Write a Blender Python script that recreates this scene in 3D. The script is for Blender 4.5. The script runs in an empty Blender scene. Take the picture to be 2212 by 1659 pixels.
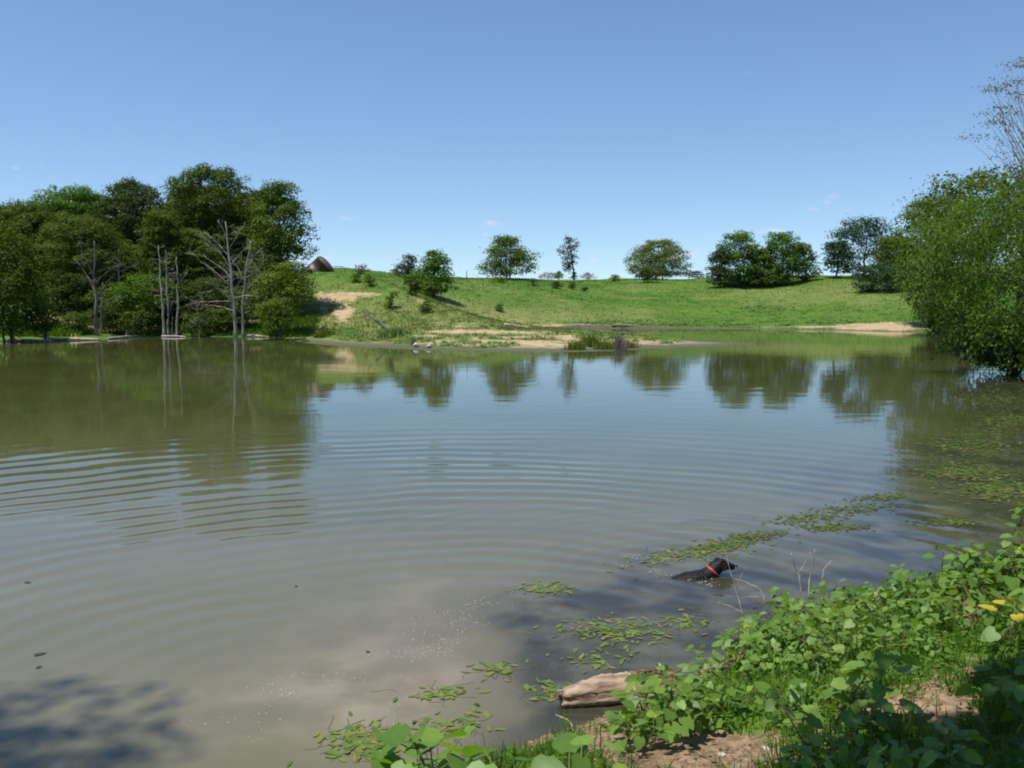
import bpy, bmesh, math
import numpy as np
from mathutils import Vector, Matrix, Euler, Quaternion

R = math.radians
rng = np.random.default_rng(7)
sc = bpy.context.scene
COL = sc.collection

# ------------------------------------------------------------------ camera
PW, PH = 2212.0, 1659.0          # layout units: the photograph at 2212 x 1659
FPX, CX, CY, YH, EYE = 1916.0, 1106.0, 829.5, 648.0, 2.5
PITCH = math.atan((CY - YH) / FPX)
cam_d = bpy.data.cameras.new('camera')
cam = bpy.data.objects.new('camera', cam_d); COL.objects.link(cam)
cam_d.sensor_width = 36.0
cam_d.lens = FPX / PW * 36.0
cam_d.clip_start = 0.05; cam_d.clip_end = 8000
cam.location = (0, 0, EYE)
cam.rotation_euler = (math.pi / 2 - PITCH, 0, 0)
sc.camera = cam

# ------------------------------------------------------------------ sky + sun
SUN_AZ, SUN_EL = R(242), R(70)
wd = bpy.data.worlds.new('World'); sc.world = wd; wd.use_nodes = True
nt = wd.node_tree
bg = nt.nodes['Background']
sky = nt.nodes.new('ShaderNodeTexSky'); sky.sky_type = 'NISHITA'; sky.sun_disc = False
sky.sun_elevation = SUN_EL; sky.sun_rotation = SUN_AZ
sky.altitude = 300; sky.air_density = 1.0; sky.dust_density = 0.1; sky.ozone_density = 3.2
bg.inputs['Strength'].default_value = 0.090
skm = nt.nodes.new('ShaderNodeMapping'); skm.inputs['Scale'].default_value = (1, 1, 1.0); skm.inputs['Location'].default_value = (0, 0, 0.052)
tc = nt.nodes.new('ShaderNodeTexCoord')
nt.links.new(tc.outputs['Generated'], skm.inputs['Vector']); nt.links.new(skm.outputs[0], sky.inputs['Vector'])
sep = nt.nodes.new('ShaderNodeSeparateXYZ'); nt.links.new(tc.outputs['Generated'], sep.inputs[0])
mp = nt.nodes.new('ShaderNodeMapping'); mp.inputs['Scale'].default_value = (15, 15, 40); mp.inputs['Location'].default_value = (3.1, 7.4, 0.6)
nt.links.new(tc.outputs['Generated'], mp.inputs['Vector'])
nz = nt.nodes.new('ShaderNodeTexNoise'); nz.inputs['Scale'].default_value = 1.0; nz.inputs['Detail'].default_value = 5
nt.links.new(mp.outputs[0], nz.inputs['Vector'])
thr = nt.nodes.new('ShaderNodeMapRange'); thr.inputs[1].default_value = 0.0; thr.inputs[2].default_value = 0.2
thr.inputs[3].default_value = 0.575; thr.inputs[4].default_value = 0.74
nt.links.new(sep.outputs['Z'], thr.inputs[0])
sub = nt.nodes.new('ShaderNodeMath'); sub.operation = 'SUBTRACT'
nt.links.new(nz.outputs['Fac'], sub.inputs[0]); nt.links.new(thr.outputs[0], sub.inputs[1])
cl = nt.nodes.new('ShaderNodeMapRange'); cl.interpolation_type = 'SMOOTHSTEP'
cl.inputs[1].default_value = 0.0; cl.inputs[2].default_value = 0.14; cl.inputs[3].default_value = 0; cl.inputs[4].default_value = 0.8
nt.links.new(sub.outputs[0], cl.inputs[0])
mixc = nt.nodes.new('ShaderNodeMix'); mixc.data_type = 'RGBA'
nt.links.new(cl.outputs[0], mixc.inputs['Factor'])
shs = nt.nodes.new('ShaderNodeHueSaturation'); shs.inputs['Saturation'].default_value = 1.05; nt.links.new(sky.outputs[0], shs.inputs['Color'])
nt.links.new(shs.outputs[0], mixc.inputs['A'])
mixc.inputs['B'].default_value = (5.6, 5.5, 5.9, 1)
nt.links.new(mixc.outputs['Result'], bg.inputs['Color'])

sun_d = bpy.data.lights.new('sun', 'SUN'); sun_d.energy = 3.6; sun_d.angle = R(0.53); sun_d.color = (1.0, 0.945, 0.86)
sun = bpy.data.objects.new('sun', sun_d); COL.objects.link(sun)
SUN_DIR = Vector((math.sin(SUN_AZ) * math.cos(SUN_EL), math.cos(SUN_AZ) * math.cos(SUN_EL), math.sin(SUN_EL)))
sun.rotation_euler = SUN_DIR.to_track_quat('Z', 'Y').to_euler()
sun.location = (-30, -20, 40)

vs = sc.view_settings
vs.view_transform = 'Standard'; vs.look = 'None'; vs.exposure = 0.75; vs.gamma = 1.0; vs.use_curve_mapping = False
sc.cycles.use_denoising = True
sc.cycles.max_bounces = 8; sc.cycles.transparent_max_bounces = 8
sc.cycles.filter_width = 2.0
sc.cycles.caustics_reflective = False; sc.cycles.caustics_refractive = False
sc.cycles.sample_clamp_indirect = 4.0

# ------------------------------------------------------------------ layout helpers
_cp, _sp = math.cos(PITCH), math.sin(PITCH)
def ray(px, py):
    u = (px - CX) / FPX; v = (CY - py) / FPX
    # camera right = x, forward = (0,cp,-sp), up = (0,sp,cp)
    return u, _cp + v * _sp, -_sp + v * _cp
def W(px, py, D):
    dx, dy, dz = ray(px, py); s = D / dy
    return np.array([dx * s, D, EYE + dz * s])
def onwater(px, py):
    dx, dy, dz = ray(px, py); s = -EYE / dz
    return (dx * s, dy * s)
def proj(P):
    P = np.asarray(P, float); x = P[:, 0]; y = P[:, 1]; z = P[:, 2] - EYE
    f = y * _cp - z * _sp; f = np.where(f > 0.05, f, 0.05)
    u = y * _sp + z * _cp
    return CX + FPX * x / f, CY - FPX * u / f

def vnoise(x, y, seed=0):
    x = np.asarray(x, float); y = np.asarray(y, float)
    xi = np.floor(x).astype(np.int64); yi = np.floor(y).astype(np.int64)
    xf = x - xi; yf = y - yi
    xf = xf * xf * (3 - 2 * xf); yf = yf * yf * (3 - 2 * yf)
    def h(a, b):
        n = (a * 374761393 + b * 668265263 + seed * 1442695041) & 0xFFFFFFFF
        n = ((n ^ (n >> 13)) * 1274126177) & 0xFFFFFFFF
        return ((n ^ (n >> 16)) & 0xFFFF) / 65535.0
    return (h(xi, yi) * (1 - xf) + h(xi + 1, yi) * xf) * (1 - yf) + (h(xi, yi + 1) * (1 - xf) + h(xi + 1, yi + 1) * xf) * yf
def fbm(x, y, seed=0, oct=4):
    s = 0; a = 0.5
    for i in range(oct):
        s = s + a * vnoise(x, y, seed + i); x = np.asarray(x) * 2.03 + 11.3; y = np.asarray(y) * 2.03 + 5.7; a *= 0.5
    return s
def sstep(a, b, x):
    t = np.clip((x - a) / (b - a), 0, 1); return t * t * (3 - 2 * t)

# ------------------------------------------------------------------ terrain function
SH = [(-60, -14), (-30, -6), (-12, 0.2), (-5, 2.6), (-2, 3.7), (-0.7, 4.25), (-0.1, 4.65), (0.4, 5.0), (0.9, 5.35), (1.35, 5.85),
      (2.4, 6.9), (4.2, 7.8), (6.6, 9.2), (10, 13), (14, 19), (17.5, 27), (22, 38), (28, 51), (33.5, 62)]
SH += [onwater(*p) for p in [(2030, 719), (1900, 716), (1780, 713), (1600, 711), (1400, 709)]]
SH += [(6.0, 77.5), (4.0, 74.5)]
SH += [onwater(*p) for p in [(1290, 715), (1340, 722), (1440, 731), (1540, 738), (1640, 742.5), (1560, 747.5), (1440, 752), (1330, 758), (1200, 761),
       (1100, 760), (1000, 758), (900, 755), (800, 750.5), (720, 746.5), (655, 741), (620, 732), (560, 729), (500, 728.5), (440, 727), (350, 727.5), (280, 729), (200, 734), (100, 737), (0, 738)]]
SH += [(-37, 51), (-45, 42), (-60, 30)]
SH = np.array(SH, float)
def shore_d(x, y):
    x = np.asarray(x, float).ravel(); y = np.asarray(y, float).ravel()
    best = np.full(x.shape, 1e18); inside = np.zeros(x.shape, bool)
    n = len(SH)
    for i in range(n):
        ax, ay = SH[i]; bx, by = SH[(i + 1) % n]
        ex, ey = bx - ax, by - ay
        t = np.clip(((x - ax) * ex + (y - ay) * ey) / (ex * ex + ey * ey), 0, 1)
        dx = x - ax - t * ex; dy = y - ay - t * ey
        best = np.minimum(best, dx * dx + dy * dy)
        c = ((ay > y) != (by > y)) & (x < ex * (y - ay) / (ey if abs(ey) > 1e-9 else 1e-9) + ax)
        inside ^= c
    d = np.sqrt(best)
    return np.where(inside, -d, d)
# control points: x, y, hmax, L, radius of influence, profile exponent kind
HC = [(0, 0, 0.98, 3.2, 9, 1), (6, 4, 1.0, 3.4, 8, 1), (14, 10, 1.2, 4.5, 8, 1), (-10, -6, 1.0, 4, 12, 1),
      (26, 28, 1.8, 8, 12, 0), (36, 48, 2.4, 14, 14, 0), (48, 70, 5.2, 40, 16, 0),
      (22, 100, 5.55, 46, 24, 0), (45, 115, 5.9, 50, 24, 0), (0, 105, 5.55, 60, 22, 0), (-14, 130, 5.6, 60, 25, 0),
      (5, 60, 3.6, 50, 8, 0), (-4, 66, 5.0, 40, 7, 0), (-13, 68, 5.9, 22, 7, 0), (-17, 78, 5.7, 22, 9, 0), (-6, 82, 5.6, 36, 7, 0), (-26, 70, 3.5, 16, 9, 0), (-40, 66, 3.2, 18, 14, 0),
      (-60, 20, 3, 20, 30, 0)]
def ground_z(x, y):
    x = np.asarray(x, float).ravel(); y = np.asarray(y, float).ravel()
    d = shore_d(x, y)
    dd = np.maximum(d, 0)
    num = np.zeros(x.shape); den = np.full(x.shape, 1e-12)
    for cx, cy, hm, L, r, k in HC:
        w = np.exp(-((x - cx) ** 2 + (y - cy) ** 2) / (2 * r * r)) + 1e-9 / (1 + ((x - cx) ** 2 + (y - cy) ** 2) / 1e4)
        t = np.clip(dd / L, 0, 1)
        p = (1 - (1 - t) ** 2) if k else (0.55 * t * t * (3 - 2 * t) + 0.45 * t * (2 - t) * t ** 0.35)
        num += w * hm * p; den += w
    z = num / den
    far = sstep(20, 45, y)
    flat = np.exp(-((x - 0) / 15.0) ** 4) * sstep(30, 40, y) * (1 - sstep(54, 64, y))
    z = z * (1 - flat * (1 - sstep(0.8, 6.5, d)) * 0.9)
    z = z + 1.12 * sstep(60, 79, y) * (1 - sstep(92, 122, y)) * (1 - sstep(-13, 4, x)) * sstep(-40, -24, x)
    z = z + 1.75 * np.exp(-((x + 2) / 12.0) ** 2 - ((y - 98) / 19.0) ** 2) * sstep(64, 84, y)
    z = z + far * sstep(0.5, 8, d) * ((fbm(x * 0.13, y * 0.13, 3, 4) - 0.47) * 1.0 + (fbm(x * 0.7, y * 0.7, 9, 3) - 0.44) * 0.16)
    z = z + (1 - far) * sstep(0.0, 0.6, d) * ((fbm(x * 1.1, y * 1.1, 5, 5) - 0.48) * 0.22 + (fbm(x * 7, y * 7, 6, 3) - 0.44) * 0.05)
    # eroded gullies of the bare slope
    g = np.exp(-(((x + 13.0) / 4.2) ** 2 + ((y - 61.5) / 6) ** 2))
    z = z - g * (0.35 * np.abs(np.sin(x * 2.3 + fbm(x * .6, y * .6, 21) * 5)) * 0.5)
    z = np.where(d < 0, -0.02 - np.minimum(-d, 6) * 0.16, z + 0.015)
    return z
def gz(x, y): return float(ground_z([x], [y])[0])
_Ds = np.concatenate([np.arange(2.0, 20, 0.05), np.arange(20, 170, 0.2)])
def hit(px, py, dmin=2.0):
    """world point where the pixel's line of sight meets the ground (beyond dmin)"""
    dx, dy, dz = ray(px, py); D = _Ds[_Ds >= dmin]
    x = dx / dy * D; z = EYE + dz / dy * D
    g = np.maximum(ground_z(x, D), 0)
    k = np.where(z <= g)[0]
    if len(k) == 0:
        k = [int(np.argmax((g - EYE) / D))]
    i = k[0]
    return np.array([x[i], D[i], g[i]])

# ------------------------------------------------------------------ mesh + object helpers
def tag(o, label=None, cat=None, group=None, kind=None):
    if label: o['label'] = label
    if cat: o['category'] = cat
    if group: o['group'] = group
    if kind: o['kind'] = kind
    return o
def link(name, me, mat=None, parent=None):
    o = bpy.data.objects.new(name, me); COL.objects.link(o)
    if mat is not None and me is not None and len(me.materials) == 0: me.materials.append(mat)
    if parent is not None: o.parent = parent
    return o
def empty(name, loc, rz=0.0):
    o = bpy.data.objects.new(name, None); COL.objects.link(o)
    o.location = tuple(float(v) for v in loc); o.rotation_euler = (0, 0, rz); o.empty_display_size = 0.2
    return o
def npmesh(name, V, Fs, attrs=None, smooth=False):
    """Fs: list of (m,k) index arrays; attrs: {name: per-face floats} or {name: ('POINT', array)}"""
    me = bpy.data.meshes.new(name)
    V = np.asarray(V, np.float32)
    Fs = [np.asarray(f, np.int32) for f in (Fs if isinstance(Fs, list) else [Fs]) if len(f)]
    nl = sum(f.size for f in Fs); nf = sum(len(f) for f in Fs)
    me.vertices.add(len(V)); me.vertices.foreach_set('co', V.ravel())
    me.loops.add(nl); me.loops.foreach_set('vertex_index', np.concatenate([f.ravel() for f in Fs]))
    tot = np.concatenate([np.full(len(f), f.shape[1], np.int32) for f in Fs])
    st = np.concatenate([[0], np.cumsum(tot)[:-1]]).astype(np.int32)
    me.polygons.add(nf); me.polygons.foreach_set('loop_start', st); me.polygons.foreach_set('loop_total', tot)
    if smooth: me.polygons.foreach_set('use_smooth', np.ones(nf, bool))
    for k, a in (attrs or {}).items():
        dom = 'FACE'
        if isinstance(a, tuple): dom, a = a
        at = me.attributes.new(k, 'FLOAT', dom); at.data.foreach_set('value', np.asarray(a, np.float32).ravel())
    me.update(calc_edges=True)
    return me
def norm(v):
    v = np.asarray(v, float); return v / (np.linalg.norm(v, axis=-1, keepdims=True) + 1e-12)

class Tubes:
    def __init__(s): s.V = []; s.F = []; s.n = 0
    def add(s, pts, rad, sides=6, cap=True):
        pts = np.asarray(pts, float); rad = np.broadcast_to(np.asarray(rad, float), (len(pts),))
        t = norm(np.gradient(pts, axis=0))
        ref = np.array([0.31, 0.95, 0.05]) if abs(t[0][2]) > 0.6 else np.array([0, 0.1, 1.0])
        a = norm(np.cross(t, ref)); b = np.cross(t, a)
        ang = np.arange(sides) * 2 * np.pi / sides
        ring = pts[:, None, :] + rad[:, None, None] * (np.cos(ang)[None, :, None] * a[:, None, :] + np.sin(ang)[None, :, None] * b[:, None, :])
        base = s.n; m = len(pts)
        s.V.append(ring.reshape(-1, 3)); s.n += m * sides
        i = np.arange(m - 1)[:, None] * sides; j = np.arange(sides)[None, :]; j2 = (j + 1) % sides
        q = np.stack([i + j, i + j2, i + sides + j2, i + sides + j], -1).reshape(-1, 4) + base
        s.F.append(q)
        if cap:
            s.V.append(pts[[0, -1]]); c0 = s.n; s.n += 2
            jj = np.arange(sides); jn = (jj + 1) % sides
            s.F.append(np.stack([jn + base, jj + base, np.full(sides, c0), np.full(sides, c0)], -1)[:, :3])
            e = base + (m - 1) * sides
            s.F.append(np.stack([jj + e, jn + e, np.full(sides, c0 + 1)], -1))
    def mesh(s, name):
        q = [f for f in s.F if f.shape[1] == 4]; t = [f for f in s.F if f.shape[1] == 3]
        return npmesh(name, np.concatenate(s.V), ([np.concatenate(q)] if q else []) + ([np.concatenate(t)] if t else []), smooth=True)

# ------------------------------------------------------------------ materials
def mat(name):
    m = bpy.data.materials.new(name); m.use_nodes = True
    t = m.node_tree; b = t.nodes['Principled BSDF']
    return m, t, b
def N(t, typ, **kw):
    n = t.nodes.new(typ)
    for k, v in kw.items(): setattr(n, k, v)
    return n
def noise(t, scale, detail=4, vec=None, rough=0.55):
    n = N(t, 'ShaderNodeTexNoise'); n.inputs['Scale'].default_value = scale; n.inputs['Detail'].default_value = detail; n.inputs['Roughness'].default_value = rough
    if vec is not None: t.links.new(vec, n.inputs['Vector'])
    return n
def mixcol(t, fac, a, b):
    n = N(t, 'ShaderNodeMix', data_type='RGBA')
    for s, v in (('Factor', fac), ('A', a), ('B', b)):
        if isinstance(v, (int, float)): n.inputs[s].default_value = v
        elif isinstance(v, tuple): n.inputs[s].default_value = (*v, 1)
        else: t.links.new(v, n.inputs[s])
    return n.outputs['Result']
def math_(t, op, a, b=None, c=None, clamp=False):
    n = N(t, 'ShaderNodeMath', operation=op, use_clamp=clamp)
    for i, v in enumerate((a, b, c)):
        if v is None: continue
        if isinstance(v, (int, float)): n.inputs[i].default_value = v
        else: t.links.new(v, n.inputs[i])
    return n.outputs[0]
def mrange(t, v, a, b, c=0.0, d=1.0, smooth=True):
    n = N(t, 'ShaderNodeMapRange', interpolation_type='SMOOTHSTEP' if smooth else 'LINEAR')
    t.links.new(v, n.inputs[0])
    for i, q in zip((1, 2, 3, 4), (a, b, c, d)): n.inputs[i].default_value = q
    return n.outputs[0]
def attr(t, name): return N(t, 'ShaderNodeAttribute', attribute_name=name).outputs['Fac']

def leaf_mat(name, dark, light, accent=None, transl=0.35, rough=0.5, use_obj=False):
    m, t, b = mat(name)
    if use_obj:
        f = N(t, 'ShaderNodeObjectInfo').outputs['Random']
        g = N(t, 'ShaderNodeTexCoord').outputs['Object']
        nn = noise(t, 3.5, 4, g).outputs['Fac']
        f = math_(t, 'ADD', math_(t, 'MULTIPLY', f, 0.85), math_(t, 'MULTIPLY', math_(t, 'SUBTRACT', nn, 0.3), 0.45), clamp=True)
    else:
        f = attr(t, 'tint')
    c = mixcol(t, f, dark, light)
    if accent:
        c = mixcol(t, mrange(t, f, 0.72 if 'pond' in name else 0.9, 0.9 if 'pond' in name else 1.0), c, accent)
    t.links.new(c, b.inputs['Base Color'])
    b.inputs['Roughness'].default_value = rough if use_obj else 0.65
    b.inputs['Specular IOR Level'].default_value = 0.3 if use_obj else 0.15
    tr = N(t, 'ShaderNodeBsdfTranslucent')
    hs = N(t, 'ShaderNodeHueSaturation'); hs.inputs['Hue'].default_value = 0.485; hs.inputs['Saturation'].default_value = 1.15; hs.inputs['Value'].default_value = 1.3
    t.links.new(c, hs.inputs['Color']); t.links.new(hs.outputs[0], tr.inputs['Color'])
    ms = N(t, 'ShaderNodeMixShader'); ms.inputs[0].default_value = transl
    t.links.new(b.outputs[0], ms.inputs[1]); t.links.new(tr.outputs[0], ms.inputs[2])
    t.links.new(ms.outputs[0], t.nodes['Material Output'].inputs['Surface'])
    return m
def bark_mat(name, c1, c2, scale=6.0, rough=0.9, bump=0.4, rot=None):
    m, t, b = mat(name)
    co = N(t, 'ShaderNodeTexCoord').outputs['Object']
    if rot is not None:
        mr = N(t, 'ShaderNodeMapping'); mr.inputs['Rotation'].default_value = rot; t.links.new(co, mr.inputs[0]); co = mr.outputs[0]
    mpn = N(t, 'ShaderNodeMapping'); mpn.inputs['Scale'].default_value = (1, 1, 0.22); t.links.new(co, mpn.inputs[0])
    n1 = noise(t, scale, 5, mpn.outputs[0])
    t.links.new(mixcol(t, mrange(t, n1.outputs['Fac'], 0.32, 0.68), c1, c2), b.inputs['Base Color'])
    b.inputs['Roughness'].default_value = rough; b.inputs['Specular IOR Level'].default_value = 0.2
    bp = N(t, 'ShaderNodeBump'); bp.inputs['Strength'].default_value = bump; bp.inputs['Distance'].default_value = 0.02
    t.links.new(n1.outputs['Fac'], bp.inputs['Height']); t.links.new(bp.outputs[0], b.inputs['Normal'])
    return m

M = {}
M['leaf_green'] = leaf_mat('leaf_green', (0.040, 0.080, 0.010), (0.120, 0.185, 0.024))
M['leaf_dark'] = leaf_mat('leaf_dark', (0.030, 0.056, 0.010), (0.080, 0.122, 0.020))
M['leaf_olive'] = leaf_mat('leaf_olive', (0.038, 0.070, 0.009), (0.108, 0.166, 0.022))
M['leaf_yellow'] = leaf_mat('leaf_yellow', (0.060, 0.110, 0.014), (0.170, 0.230, 0.030), accent=(0.26, 0.26, 0.03))
M['leaf_bright'] = leaf_mat('leaf_bright', (0.044, 0.105, 0.010), (0.115, 0.225, 0.022))
M['leaf_pale'] = leaf_mat('leaf_pale', (0.075, 0.115, 0.020), (0.155, 0.205, 0.040))
M['leaf_cedar'] = leaf_mat('leaf_cedar', (0.018, 0.042, 0.014), (0.048, 0.085, 0.024), transl=0.15)
M['leaf_blue'] = leaf_mat('leaf_blue', (0.020, 0.050, 0.018), (0.046, 0.100, 0.034), transl=0.25)
M['willow'] = leaf_mat('willow', (0.046, 0.098, 0.014), (0.122, 0.205, 0.034), transl=0.4)
M['airy'] = leaf_mat('airy', (0.07, 0.10, 0.04), (0.17, 0.19, 0.09), accent=(0.26, 0.16, 0.12))
M['brush'] = leaf_mat('brush', (0.13, 0.075, 0.05), (0.26, 0.17, 0.12), transl=0.1)
M['bank_leaf'] = leaf_mat('bank_leaf', (0.075, 0.165, 0.024), (0.205, 0.335, 0.060), accent=(0.30, 0.36, 0.07), transl=0.42, rough=0.45, use_obj=True)
M['bank_leaf_yellow'] = leaf_mat('bank_leaf_yellow', (0.36, 0.36, 0.03), (0.55, 0.42, 0.04), transl=0.4, use_obj=True)
M['pond_leaf'] = leaf_mat('pond_leaf', (0.055, 0.105, 0.014), (0.180, 0.235, 0.030), accent=(0.20, 0.155, 0.05), transl=0.1, rough=0.3, use_obj=True)
M['pond_leaf_mass'] = leaf_mat('pond_leaf_mass', (0.034, 0.064, 0.012), (0.105, 0.155, 0.024), accent=(0.13, 0.11, 0.038), transl=0.1, rough=0.35)
M['grass'] = leaf_mat('grass', (0.064, 0.140, 0.012), (0.108, 0.198, 0.022), accent=(0.20, 0.21, 0.07), transl=0.35)
M['dry_grass'] = leaf_mat('dry_grass', (0.10, 0.14, 0.03), (0.34, 0.30, 0.13), transl=0.3)
M['shore_weed'] = leaf_mat('shore_weed', (0.085, 0.160, 0.035), (0.180, 0.290, 0.080), transl=0.3)
M['reed'] = leaf_mat('reed', (0.085, 0.135, 0.018), (0.210, 0.250, 0.050), accent=(0.30, 0.22, 0.09), transl=0.35)
M['bark'] = bark_mat('bark', (0.045, 0.036, 0.028), (0.13, 0.105, 0.08))
M['dead_wood'] = bark_mat('dead_wood', (0.20, 0.17, 0.14), (0.44, 0.40, 0.35), 5)
M['dead_wood_dark'] = bark_mat('dead_wood_dark', (0.09, 0.075, 0.065), (0.23, 0.20, 0.17), 5)
M['dead_pale'] = bark_mat('dead_pale', (0.27, 0.24, 0.21), (0.56, 0.52, 0.47), 5)
M['bleached'] = bark_mat('bleached', (0.30, 0.22, 0.155), (0.60, 0.49, 0.37), 9)
M['twig'] = bark_mat('twig', (0.22, 0.185, 0.145), (0.46, 0.41, 0.34), 30)
M['stem'] = bark_mat('stem', (0.07, 0.13, 0.03), (0.17, 0.14, 0.06), 20)
M['airy_bark'] = bark_mat('airy_bark', (0.17, 0.12, 0.10), (0.30, 0.23, 0.20), 20)
M['weed_strand'] = bark_mat('weed_strand', (0.035, 0.045, 0.016), (0.09, 0.085, 0.035), 30)
M['rotten'] = bark_mat('rotten', (0.10, 0.065, 0.045), (0.26, 0.18, 0.125), 16)

# ------------------------------------------------------------------ ground
def axis(segs, lo, hi):
    a = [segs[0][0]]
    for s0, s1, st in segs:
        n = max(1, int(round((s1 - s0) / st))); a += list(np.linspace(s0, s1, n + 1)[1:])
    a = np.array(a)
    g = np.geomspace(3, abs(lo - a[0]), 16); h = np.geomspace(3, abs(hi - a[-1]), 16)
    return np.concatenate([(a[0] - g)[::-1], a, a[-1] + h])
GX = axis([(-60, -26, 0.9), (-26, -2, 0.32), (-2, 7, 0.075), (7, 36, 0.34), (36, 64, 0.9)], -2500, 2500)
GY = axis([(-12, 0, 0.6), (0, 11, 0.08), (11, 42, 0.8), (42, 82, 0.33), (82, 140, 0.7)], -2500, 3500)
gx, gy = np.meshgrid(GX, GY, indexing='xy')
gzv = ground_z(gx, gy)
VG = np.stack([gx.ravel(), gy.ravel(), gzv], 1)
nx, ny = len(GX), len(GY)
ii = (np.arange(ny - 1)[:, None] * nx + np.arange(nx - 1)[None, :]).ravel()
FG = np.stack([ii, ii + 1, ii + nx + 1, ii + nx], 1)
dG = shore_d(VG[:, 0], VG[:, 1])
def soil_mask(P, d):
    """bare tan earth, 0..1 (an eroded cut, sandy margins of the pond)"""
    px, py = proj(P); x, y = P[:, 0], P[:, 1]
    n = fbm(x * 0.9, y * 0.9, 31, 4) - 0.47; n2 = fbm(x * 0.35, y * 0.35, 41, 3) - 0.45
    far = y > 30
    def ell(cx, cy, rx, ry, k=1.0, rot=0.0):
        c, s = math.cos(rot), math.sin(rot)
        a = ((px - cx) * c + (py - cy) * s) / rx; b = (-(px - cx) * s + (py - cy) * c) / ry
        return k * np.exp(-(a * a + b * b) ** 1.5)
    s = np.zeros(len(P))
    for e in [(732, 645, 50, 15, 0.88), (742, 674, 22, 24, 0.86), (796, 636, 38, 6, 0.8), (692, 640, 22, 10, 0.55), (703, 670, 8, 30, 0.5), (840, 637, 26, 7, 0.55),
              (650, 719, 44, 6, 0.7), (1080, 741, 170, 8, 1.0), (1200, 747, 90, 7, 1.0), (1040, 718, 170, 5, 0.9), (940, 728, 120, 5, 0.6), (1180, 728, 150, 5, 0.7), (1240, 704, 130, 5, 0.7), (1440, 740, 100, 7, 1.25), (1540, 742, 80, 5, 1.4), (1300, 735, 200, 6, 0.5), (980, 700, 150, 8, 0.35), (230, 690, 190, 30, 0.8), (430, 690, 120, 24, 0.7),
              (1900, 706, 110, 9, 0.95), (1975, 702, 60, 10, 0.85), (1750, 706, 120, 4, 0.5), (900, 648, 60, 16, 0.3), (960, 665, 80, 20, 0.25), (300, 712, 90, 10, 0.8), (470, 715, 40, 6, 0.5)]:
        s = np.maximum(s, ell(*e))
    s = np.where(far, s + n * 0.9 + n2 * 0.5 * (s > 0.1), 0)
    # near bank: worn earth
    pn = np.zeros(len(P))
    for e in [(1480, 1640, 260, 60, 1.0), (2010, 1520, 130, 50, 0.8), (1330, 1610, 80, 40, 0.9), (1760, 1380, 60, 40, 0.6), (2080, 1330, 60, 30, 0.6), (2130, 1150, 90, 20, 0.8)]:
        pn = np.maximum(pn, ell(*e))
    pn = pn + (fbm(x * 2.2, y * 2.2, 51, 4) - 0.4) * 1.0 + 0.12
    s = np.where(y < 16, np.maximum(pn, 0.9 * (d < 0.35)), s)
    return np.clip(s, 0, 1)
def dry_mask(P, d):
    x, y = P[:, 0], P[:, 1]; px, py = proj(P)
    base = 0.5 * np.exp(-((d - 4) / 5.0) ** 2) * (x < 14) * (x > -17) + 0.30 * np.exp(-(((px - 960) / 150) ** 2 + ((py - 670) / 40) ** 2)) + 0.35 * np.exp(-(((px - 700) / 70) ** 2 + ((py - 655) / 40) ** 2))
    base = base + 0.28 * np.exp(-(((px - 1750) / 260) ** 2 + ((py - 640) / 26) ** 2))
    return np.clip(base + (fbm(x * 0.22, y * 0.22, 61, 4) - 0.46) * 0.8 + (fbm(x * 1.5, y * 1.5, 66, 3) - 0.45) * 0.35, 0, 1) * (y > 20)
mudw = 0.9 + 2.2 * np.exp(-((VG[:, 0] - 1) / 15.0) ** 4) * (VG[:, 1] > 35) * (1 - sstep(52, 60, VG[:, 1]))
soilG = soil_mask(VG, dG); dryG = dry_mask(VG, dG)
gm = npmesh('ground', VG, FG, {'soil': ('POINT', soilG), 'dry': ('POINT', dryG), 'shore': ('POINT', dG / mudw), 'near': ('POINT', np.maximum(1 - sstep(14, 24, VG[:, 1]), sstep(-15.5, -18, VG[:, 0]) * 0.9))}, smooth=True)
m, t, b = mat('ground_earth_and_grass')
pos = N(t, 'ShaderNodeNewGeometry').outputs['Position']
nA = noise(t, 0.35, 5, pos); nB = noise(t, 2.2, 5, pos); nC = noise(t, 14, 4, pos); nD = noise(t, 60, 3, pos)
g1 = mixcol(t, mrange(t, nA.outputs['Fac'], 0.3, 0.7), (0.058, 0.132, 0.012), (0.094, 0.180, 0.020))
g2 = mixcol(t, mrange(t, nB.outputs['Fac'], 0.35, 0.7), g1, (0.050, 0.108, 0.014))
dryc = mixcol(t, nC.outputs['Fac'], (0.24, 0.24, 0.09), (0.34, 0.27, 0.13))
dfac = math_(t, 'MULTIPLY', attr(t, 'dry'), mrange(t, nB.outputs['Fac'], 0.3, 0.6, 0.45, 1.0))
g3 = mixcol(t, dfac, g2, dryc)
soilc = mixcol(t, mrange(t, nB.outputs['Fac'], 0.3, 0.7), (0.33, 0.235, 0.135), (0.45, 0.345, 0.215))
soilc = mixcol(t, mrange(t, nC.outputs['Fac'], 0.45, 0.75, 0, 0.6), soilc, (0.20, 0.145, 0.085))
nearc = mixcol(t, mrange(t, nC.outputs['Fac'], 0.35, 0.68), (0.145, 0.095, 0.053), (0.30, 0.215, 0.128))
nearc = mixcol(t, mrange(t, nD.outputs['Fac'], 0.5, 0.75, 0, 0.5), nearc, (0.40, 0.30, 0.20))
soilc = mixcol(t, attr(t, 'near'), soilc, nearc)
sn = math_(t, 'ADD', math_(t, 'MULTIPLY', math_(t, 'SUBTRACT', nB.outputs['Fac'], 0.5), 1.3), math_(t, 'MULTIPLY', math_(t, 'SUBTRACT', nC.outputs['Fac'], 0.5), 0.9))
sf = mrange(t, math_(t, 'ADD', attr(t, 'soil'), sn), 0.32, 0.68)
g4 = mixcol(t, sf, g3, soilc)
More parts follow.
